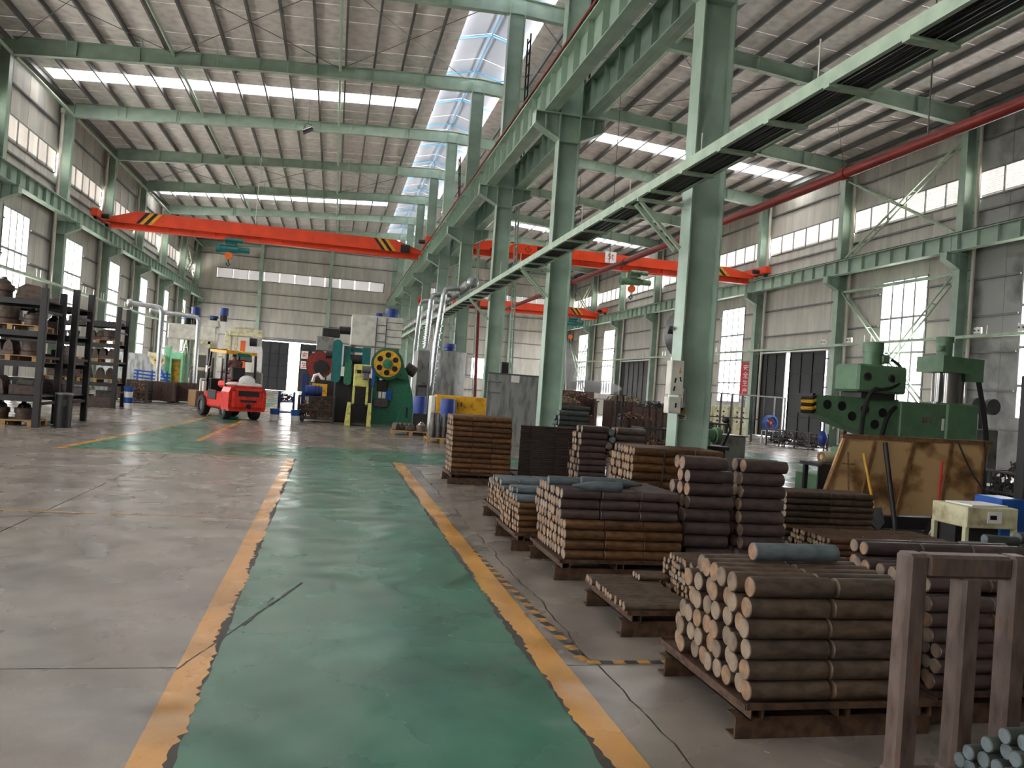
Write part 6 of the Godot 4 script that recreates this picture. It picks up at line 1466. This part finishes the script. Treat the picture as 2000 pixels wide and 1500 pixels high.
	part("text_plate", G.new().box(V(0, -0.11, 0.003), V(0.15, 0.08, 0.006)), M.white, ws)
	part("text_line", G.new().box(V(0, -0.095, 0.008), V(0.11, 0.018, 0.003)).box(V(0, -0.125, 0.008), V(0.09, 0.012, 0.003)), M.black, ws)
	var gs := thing("grinder_stand", "pale green plate stand with bench grinder beside the column", "grinder", V(5.46, 0, -12.1))
	part("plate", G.new().cbox(V(0, 0.72, 0), V(0.17, 1.44, 0.06), 0.01), M.steel_green_pale, gs)
	part("table", G.new().box(V(0.75, 0.78, -0.5), V(0.8, 0.06, 0.5)).box(V(0.45, 0.38, -0.5), V(0.1, 0.76, 0.4)).box(V(1.05, 0.38, -0.5), V(0.1, 0.76, 0.4)), M.dark_steel, gs)
	part("motor", G.new().cyl(V(0.55, 0.98, -0.5), V(0.95, 0.98, -0.5), 0.11, 0.11, 14).box(V(0.75, 0.86, -0.5), V(0.24, 0.12, 0.2)), M.drill_green, gs)
	for x in [0.5, 1.02]: part("wheel_guard", G.new().disc(V(x, 0.98, -0.5), Vector3.RIGHT, 0.15, 0.08, 18), M.drill_green, gs)
	part("switch", G.new().box(V(0.7, 1.05, -0.37), V(0.1, 0.12, 0.03)), M.orange_paint, gs)
	part("lamp_arm", G.new().tube([V(1.15, 0.8, -0.5), V(1.25, 1.1, -0.45), V(1.15, 1.25, -0.4)], 0.02, 6).ball(V(1.12, 1.26, -0.38), V(0.07, 0.06, 0.07), 10, 6), M.black, gs)
	var gt := thing("grey_box", "grey sheet-steel box beside the grinder", "box", V(7.6, 0, -14.6))
	part("shell", G.new().cbox(V(0, 0.46, 0), V(0.74, 0.92, 0.7), 0.015), M.grey_sheet, gt)
	part("lid", G.new().box(V(0, 0.93, 0), V(0.78, 0.02, 0.74)), M.grey_steel, gt)
	wire_basket(V(7.9, 0, -16.2), V(0.9, 1.1, 0.8), "wire basket of blue-grey offcuts behind the grey sheet-steel box", "", "scrap", 0.0, 0.95)
	wire_basket(V(5.75, 0, -13.6), V(0.6, 1.0, 0.6), "narrow wire basket beside the grinder table", "", "scrap_rust", 0.0, 0.8)

func build_right_side() -> void:
	# radial drill
	var d := thing("radial_drill", "large green radial drilling machine with a round black column", "drilling machine", V(0, 0, -13))
	part("base", G.new().cbox(V(10.4, 0.2, 0.2), V(3.6, 0.4, 1.4), 0.03), M.drill_green, d)
	part("lower_column", G.new().cyl(V(11.4, 0.4, 0), V(11.4, 1.1, 0), 0.36, 0.36, 24), M.drill_green, d)
	part("column", G.new().cyl(V(11.4, 1.8, 0), V(11.4, 2.42, 0), 0.28, 0.28, 28).cyl(V(11.4, 1.8, 0), V(11.4, 1.86, 0), 0.33, 0.33, 24), M.chrome, d)
	part("column_cap", G.new().prism(poly([[10.97, 2.42], [11.55, 2.42], [11.6, 2.28], [11.86, 2.28], [11.86, 2.7], [10.97, 2.72]]), 0.7, Transform3D(Basis(), V(0, 0, -0.35))), M.drill_green, d)
	part("lift_motor", G.new().cyl(V(11.28, 2.72, 0), V(11.28, 3.0, 0), 0.14, 0.14, 14).cyl(V(11.28, 3.0, 0), V(11.28, 3.1, 0), 0.16, 0.16, 14).cyl(V(11.1, 2.82, 0.1), V(11.1, 2.92, 0.1), 0.08, 0.08, 10), M.drill_green, d)
	var arm := part("arm", G.new().prism(poly([[8.44, 1.82], [10.15, 1.84], [10.15, 1.07], [9.7, 1.12], [8.9, 1.34], [8.44, 1.5]]), 0.5, Transform3D(Basis(), V(0, 0, -0.25))), M.drill_green, d)
	for q in [[8.68, 1.66], [8.98, 1.65], [9.2, 1.48], [9.45, 1.62], [9.68, 1.36], [9.83, 1.58]]: part("arm_hole", G.new().disc(V(q[0], q[1], 0.252), Vector3.BACK, 0.085, 0.012, 18), M.black, arm)
	part("arm_case", G.new().cbox(V(10.62, 1.46, 0.02), V(0.94, 0.72, 0.6), 0.02).cbox(V(11.45, 1.48, 0.02), V(0.7, 0.74, 0.7), 0.03), M.drill_green, arm)
	part("name_plate", G.new().box(V(11.06, 1.44, 0.33), V(0.05, 0.22, 0.012)), M.white, arm)
	word("BF2", 0.14, M.dull_red, arm, V(10.72, 1.5, 0.325))
	for i in 5: part("hazard_stripe", G.new().box(V(8.4, 1.52 + i * 0.062, 0.1), V(0.09, 0.04, 0.36), Basis(Vector3.BACK, 0.6)), M.warning_yellow if i % 2 else M.black, arm)
	part("end_plate", G.new().box(V(8.42, 1.66, 0), V(0.06, 0.36, 0.46)), M.dark_steel, arm)
	var hd := part("head", G.new().cbox(V(9.6, 2.18, 0.15), V(1.02, 0.5, 0.7), 0.04), M.drill_green, d)
	for x in [9.28, 9.78]: part("sight_glass", G.new().ring(V(x, 2.2, 0.51), Vector3.BACK, 0.055, 0.08, 0.02, 18), M.chrome, hd)
	for x in [9.28, 9.78]: part("sight_lens", G.new().disc(V(x, 2.2, 0.508), Vector3.BACK, 0.055, 0.01, 16), M.black, hd)
	part("slideway", G.new().box(V(9.6, 1.88, 0.1), V(0.7, 0.12, 0.6)), M.dark_steel, hd)
	part("spindle", G.new().cyl(V(9.5, 0.95, -0.4), V(9.5, 1.95, -0.4), 0.07, 0.07, 14), M.chrome, hd)
	part("head_motor", G.new().cyl(V(9.66, 2.43, 0.1), V(9.66, 2.68, 0.1), 0.17, 0.17, 16).cyl(V(9.66, 2.68, 0.1), V(9.66, 2.86, 0.1), 0.185, 0.185, 16).cbox(V(9.82, 2.56, 0.2), V(0.18, 0.16, 0.16), 0.03), M.drill_green, hd)
	part("hose", G.new().tube(curve(V(9.9, 2.56, 0.3), V(10.25, 2.4, 0.4), V(10.1, 2.0, 0.5), V(9.4, 1.98, 0.55), 10), 0.028, 8), M.rubber, d)
	part("hose", G.new().tube(curve(V(9.45, 2.0, 0.55), V(9.2, 1.95, 0.6), V(9.22, 1.5, 0.5), V(9.3, 1.05, 0.4), 10), 0.04, 8), M.rubber, d)
	part("hose", G.new().tube(curve(V(10.0, 1.7, 0.36), V(9.7, 1.5, 0.45), V(9.75, 1.3, 0.45), V(9.68, 1.05, 0.4), 10), 0.04, 8), M.rubber, d)
	part("cable_guide", G.new().tube(curve(V(11.8, 2.3, 0.3), V(11.82, 1.9, 0.4), V(11.95, 1.5, 0.4), V(11.98, 1.0, 0.4), 10), 0.045, 8), M.rubber, d)
	part("table", G.new().cbox(V(9.6, 0.65, 0.2), V(1.0, 0.5, 0.8), 0.03), M.drill_green, d)
	# splash board with tools leaning on it
	var c := thing("splash_board", "stained plywood crate board with battens standing before the radial drill", "board", V(0, 0.17, -9.5))
	part("plywood", G.new().prism(poly([[6.38, 0.0], [8.92, 0.02], [9.06, 1.05], [6.73, 1.03]]), 0.03), M.crate_ply, c)
	for q in [[6.42, 0.0, 6.77, 1.03], [7.02, 0.0, 7.2, 1.0], [7.6, 0.0, 7.82, 1.03], [8.28, 0.0, 8.42, 1.03], [8.86, 0.0, 8.99, 1.03]]: part("batten", G.new().bar(V(q[0], q[1], 0.045), V(q[2], q[3], 0.045), 0.05, 0.03, Vector3.BACK), M.crate_batten, c)
	part("top_rail", G.new().bar(V(6.7, 1.04, 0.02), V(9.08, 1.07, 0.02), 0.07, 0.06), M.crate_batten, c)
	part("sill", G.new().box(V(7.66, -0.085, 0.0), V(2.6, 0.165, 0.2)), M.dark_steel, c)
	var sv := thing("shovel", "steel shovel with a yellow handle leaning on the plywood board", "shovel", V(7.0, 0, -9.2), 0.0)
	part("shaft", G.new().cyl(V(-0.02, 1.0, -0.18), V(0.04, 0.3, 0.02), 0.018, 0.018, 8), M.warning_yellow, sv)
	part("blade", G.new().prism(poly([[-0.1, 0.3], [0.1, 0.3], [0.11, 0.1], [0, 0.0], [-0.11, 0.1]]), 0.012, Transform3D(Basis(Vector3.RIGHT, -0.3), V(0.06, 0.02, 0.1))), M.grey_steel, sv)
	one("iron_pipe", G.new().cyl(V(0, 0, 0.12), V(0.0, 1.16, -0.2), 0.032, 0.032, 10), M.dark_steel, "dark iron pipe leaning on the plywood board", "pipe", V(7.3, 0.0, -9.18))
	one("iron_rod", G.new().bar(V(0, 0.2, 0.1), V(0.14, 1.0, -0.2), 0.02, 0.02).bar(V(0.02, 0.85, -0.13), V(0.2, 0.85, -0.13), 0.015, 0.015), M.scrap_rust, "rusty cross-barred rod leaning on the edge of the plywood board", "rod", V(6.62, 0.0, -9.2))
	var bm := thing("broom", "plastic broom with a red handle leaning on the plywood board", "broom", V(7.95, 0, -9.15))
	part("handle", G.new().cyl(V(0.0, 0.25, 0.05), V(0.24, 0.95, -0.2), 0.015, 0.015, 8), M.sign_red, bm)
	part("head", G.new().prism(poly([[-0.16, 0.0], [0.14, 0.0], [0.03, 0.26], [-0.03, 0.26]]), 0.08, Transform3D(Basis(), V(0, 0, 0.0))), M.black, bm)
	for i in 14: part("bristle", G.new().bar(V(-0.14 + i * 0.02, 0.0, 0.085), V(-0.05 + i * 0.008, 0.2, 0.085), 0.006, 0.006), M.white if i % 3 == 0 else M.dull_red, bm)
	one("black_cable", G.new().tube(curve(V(8.5, 1.24, -9.44), V(8.62, 0.8, -9.3), V(8.6, 0.6, -9.1), V(9.0, 0.4, -9.1), 12), 0.013, 6), M.rubber, "black cable looping down over the plywood board", "cable", V(0, 0, 0))
	one("thin_cable", G.new().tube(curve(V(8.93, 1.26, -9.44), V(8.95, 0.9, -9.36), V(8.8, 0.6, -9.3), V(8.75, 0.3, -9.25), 12), 0.01, 6), M.rubber, "thin straight black cable hanging at the end of the plywood board", "cable", V(0, 0, 0))
	# cream cabinet, blue crate, post
	var cb := thing("cream_cabinet", "cream steel cabinet with papers on top and a base filled black for shade", "cabinet", V(6.84, 0, -7.3))
	part("drawer_case", G.new().cbox(V(0, 0.52, 0), V(0.64, 0.22, 0.5), 0.01), M.cream, cb)
	for x in [-0.3, 0.3]:
		for z in [-0.22, 0.22]: part("leg", G.new().box(V(x, 0.21, z), V(0.045, 0.42, 0.045)), M.cream, cb)
	part("painted_recess", G.new().box(V(0, 0.22, -0.1), V(0.54, 0.36, 0.3)), M.black, cb)  # black block stands in for the shade under the drawer case
	var dsp := part("display", G.new().box(V(0.02, 0.53, 0.253), V(0.17, 0.12, 0.008)), M.white, cb)
	part("screen", G.new().box(V(0.0, 0.53, 0.259), V(0.08, 0.045, 0.004)), M.black, dsp)
	one("paper_stack", G.new().box(V(0, 0.008, 0), V(0.5, 0.015, 0.34), Basis(Vector3.UP, 0.1)), M.white, "papers lying on the cream steel cabinet", "papers", V(6.86, 0.631, -7.3))
	var bc := thing("blue_crate", "bright blue plastic crate with a red tag beside the cream cabinet", "crate", V(7.75, 0, -7.9))
	part("shell", G.new().cbox(V(0, 0.33, 0), V(0.36, 0.66, 0.4), 0.015), M.bright_blue, bc)
	part("tag", G.new().box(V(-0.06, 0.52, 0.205), V(0.12, 0.09, 0.01)), M.sign_red, bc)
	var bp := thing("black_post", "black steel post with a foot plate beyond the blue crate", "post", V(8.16, 0, -8.0))
	part("shaft", G.new().cbox(V(0, 1.07, 0), V(0.13, 2.1, 0.13), 0.01), M.black, bp)
	part("foot_plate", G.new().box(V(0, 0.01, 0), V(0.3, 0.02, 0.3)), M.black, bp)
	wire_basket(V(11.7, 0, -11.6), V(0.7, 0.7, 0.7), "tall wire basket of bundled hoses behind the black post", "", "scrap", 0.0, 1.1)
	var gm := thing("grey_machine", "pale grey machine with two round grinding guards behind the drill", "machine", V(13.1, 0, -14.4))
	part("body", G.new().cbox(V(0.1, 0.7, 0), V(0.8, 1.4, 0.8), 0.03), M.grey_sheet, gm)
	part("pole", G.new().box(V(0.35, 1.5, 0), V(0.1, 0.7, 0.1)), M.grey_steel, gm)
	for x in [0.18, 0.56]: part("guard", G.new().disc(V(x, 1.88, 0.1), Vector3.BACK, 0.17, 0.12, 20), M.grey_steel, gm)
	part("panel", G.new().cbox(V(-0.45, 1.0, 0), V(0.3, 1.5, 0.5), 0.03), M.cream_pale, gm)
	var wp := thing("paper_roll", "thick cream roll lying on the dark bench behind the plum bars", "roll", V(7.85, 0.72, -11.2), 0.15)
	part("roll", G.new().cyl(V(-0.3, 0.09, 0), V(0.35, 0.09, 0), 0.09, 0.09, 16), M.cream, wp)
	part("core", G.new().ring(V(-0.305, 0.09, 0), Vector3.RIGHT, 0.04, 0.085, 0.01, 16), M.crate_batten, wp)
	var db := thing("dark_bench", "dark steel bench under the cream roll", "bench", V(7.8, 0, -11.2))
	part("top", G.new().box(V(0, 0.69, 0), V(0.8, 0.05, 0.6)), M.dark_steel, db)
	part("front", G.new().box(V(-0.3, 0.36, 0.28), V(0.3, 0.66, 0.03)), M.dark_steel, db)
	for x in [-0.35, 0.35]: part("leg", G.new().box(V(x, 0.335, -0.2), V(0.06, 0.67, 0.06)), M.dark_steel, db)
	# far side of the drill aisle
	var fr := thing("panel_fence", "open fence of upright dark tubes before the cream control cabinets", "fence", V(18.3, 0, -32.8))
	for i in 8: part("upright", G.new().box(V(-1.85 + i * 0.53, 1.02, 0), V(0.07, 2.04, 0.07)), M.dark_steel if i < 6 else M.grey_steel, fr)
	part("top_tube", G.new().box(V(0, 2.06, 0), V(3.8, 0.06, 0.06)), M.grey_steel, fr)
	part("mid_tube", G.new().box(V(-0.6, 1.0, 0), V(2.4, 0.05, 0.05)), M.dark_steel, fr)
	for q in [[16.9, -34.4], [17.8, -34.6], [18.7, -34.4]]:
		var cc := thing("control_cabinet", "cream control cabinet with round gauges behind the tube fence", "cabinet", V(q[0], 0, q[1]), 0.0, "control cabinets behind the fence")
		part("body", G.new().cbox(V(0, 0.75, 0), V(0.7, 1.5, 0.5), 0.02), M.cream, cc)
		for i in 2:
			for j in 3: part("gauge", G.new().disc(V(-0.15 + i * 0.3, 0.8 + j * 0.22, 0.255), Vector3.BACK, 0.05, 0.012, 12), M.black, cc)
	var fa := thing("drum_fan", "blue drum fan on a white stand before the dark sliding door", "fan", V(19.0, 0, -32.0))
	part("shroud", G.new().ring(V(0, 0.9, 0), V(0.15, 0, 1), 0.29, 0.34, 0.22, 28), M.bright_blue, fa)
	for i in 5: part("blade", G.new().box(V(0.13 * cos(i * TAU / 5), 0.9 + 0.13 * sin(i * TAU / 5), 0), V(0.26, 0.1, 0.01), Basis(Vector3.BACK, i * TAU / 5) * Basis(Vector3.RIGHT, 0.4)), M.dull_red, fa)
	part("hub", G.new().disc(V(0, 0.9, 0.03), Vector3.BACK, 0.07, 0.06, 14), M.orange_paint, fa)
	for i in 3: part("grille_ring", G.new().ring(V(0, 0.9, 0.12), V(0.15, 0, 1), 0.1 + i * 0.09, 0.106 + i * 0.09, 0.008, 24), M.bright_blue, fa)
	part("stand", G.new().box(V(0, 0.54, 0), V(0.6, 0.04, 0.4)).bar(V(-0.28, 0, 0.18), V(-0.28, 0.54, 0.18), 0.04, 0.04).bar(V(0.28, 0, 0.18), V(0.28, 0.54, 0.18), 0.04, 0.04).bar(V(-0.28, 0, -0.18), V(-0.28, 0.54, -0.18), 0.04, 0.04).bar(V(0.28, 0, -0.18), V(0.28, 0.54, -0.18), 0.04, 0.04), M.white, fa)
	wire_basket(V(18.35, 0, -29.9), V(0.95, 0.66, 0.8), "dark wire basket of forgings nearest the blue drum fan", "dark wire baskets on the drill-aisle floor", "scrap", 0.15)
	wire_basket(V(18.85, 0, -28.6), V(0.95, 0.66, 0.8), "dark wire basket of forgings beside the blue punch bag", "dark wire baskets on the drill-aisle floor", "scrap", 0.15)
	var bb := thing("blue_float", "dark blue hanging oil jug under the arm of the drill", "jug", V(14.9, 0, -22.0))
	part("jug", G.new().ball(V(0, 0.72, 0), V(0.15, 0.24, 0.15), 14, 10), M.blue, bb)
	part("stem", G.new().cyl(V(0.06, 0.0, 0), V(0.02, 1.25, 0), 0.02, 0.02, 8), M.dark_steel, bb)
	part("foot", G.new().disc(V(0.06, 0.015, 0), Vector3.UP, 0.16, 0.03, 16), M.dark_steel, bb)
	var rs := thing("red_sign", "red upright sign with white characters beside the dark sliding door", "sign", V(WR - 0.5, 0, -41.4), -PI / 2 + 0.5)
	part("board", G.new().box(V(0, 3.1, 0), V(0.62, 1.9, 0.03)), M.sign_red, rs)
	part("lower_plate", G.new().box(V(0, 2.05, 0), V(0.56, 0.16, 0.03)), M.white, rs)
	part("plate_text", G.new().box(V(0, 2.05, 0.018), V(0.3, 0.07, 0.006)), M.black, rs)
	for i in 4: strokes(rs, i, 0.34, M.white, V(0, 3.78 - i * 0.45, 0.02))
	part("post", G.new().box(V(0, 1.5, -0.04), V(0.06, 3.0, 0.04)), M.grey_steel, rs)
	var bf := thing("wall_fan", "large grey drum fan hung on the far face of the nearest middle column", "fan", V(5.62, 2.62, -12.1))
	part("shroud", G.new().ring(Vector3.ZERO, V(0.3, 0, 1), 0.38, 0.42, 0.26, 28), M.grey_steel, bf)
	part("back", G.new().disc(V(0, 0, -0.1), V(0.3, 0, 1), 0.38, 0.02, 24), M.grey_sheet, bf)
	part("bracket", G.new().bar(V(-0.4, 0, 0.1), V(-0.72, 0, 0.9), 0.05, 0.05), M.dark_steel, bf)
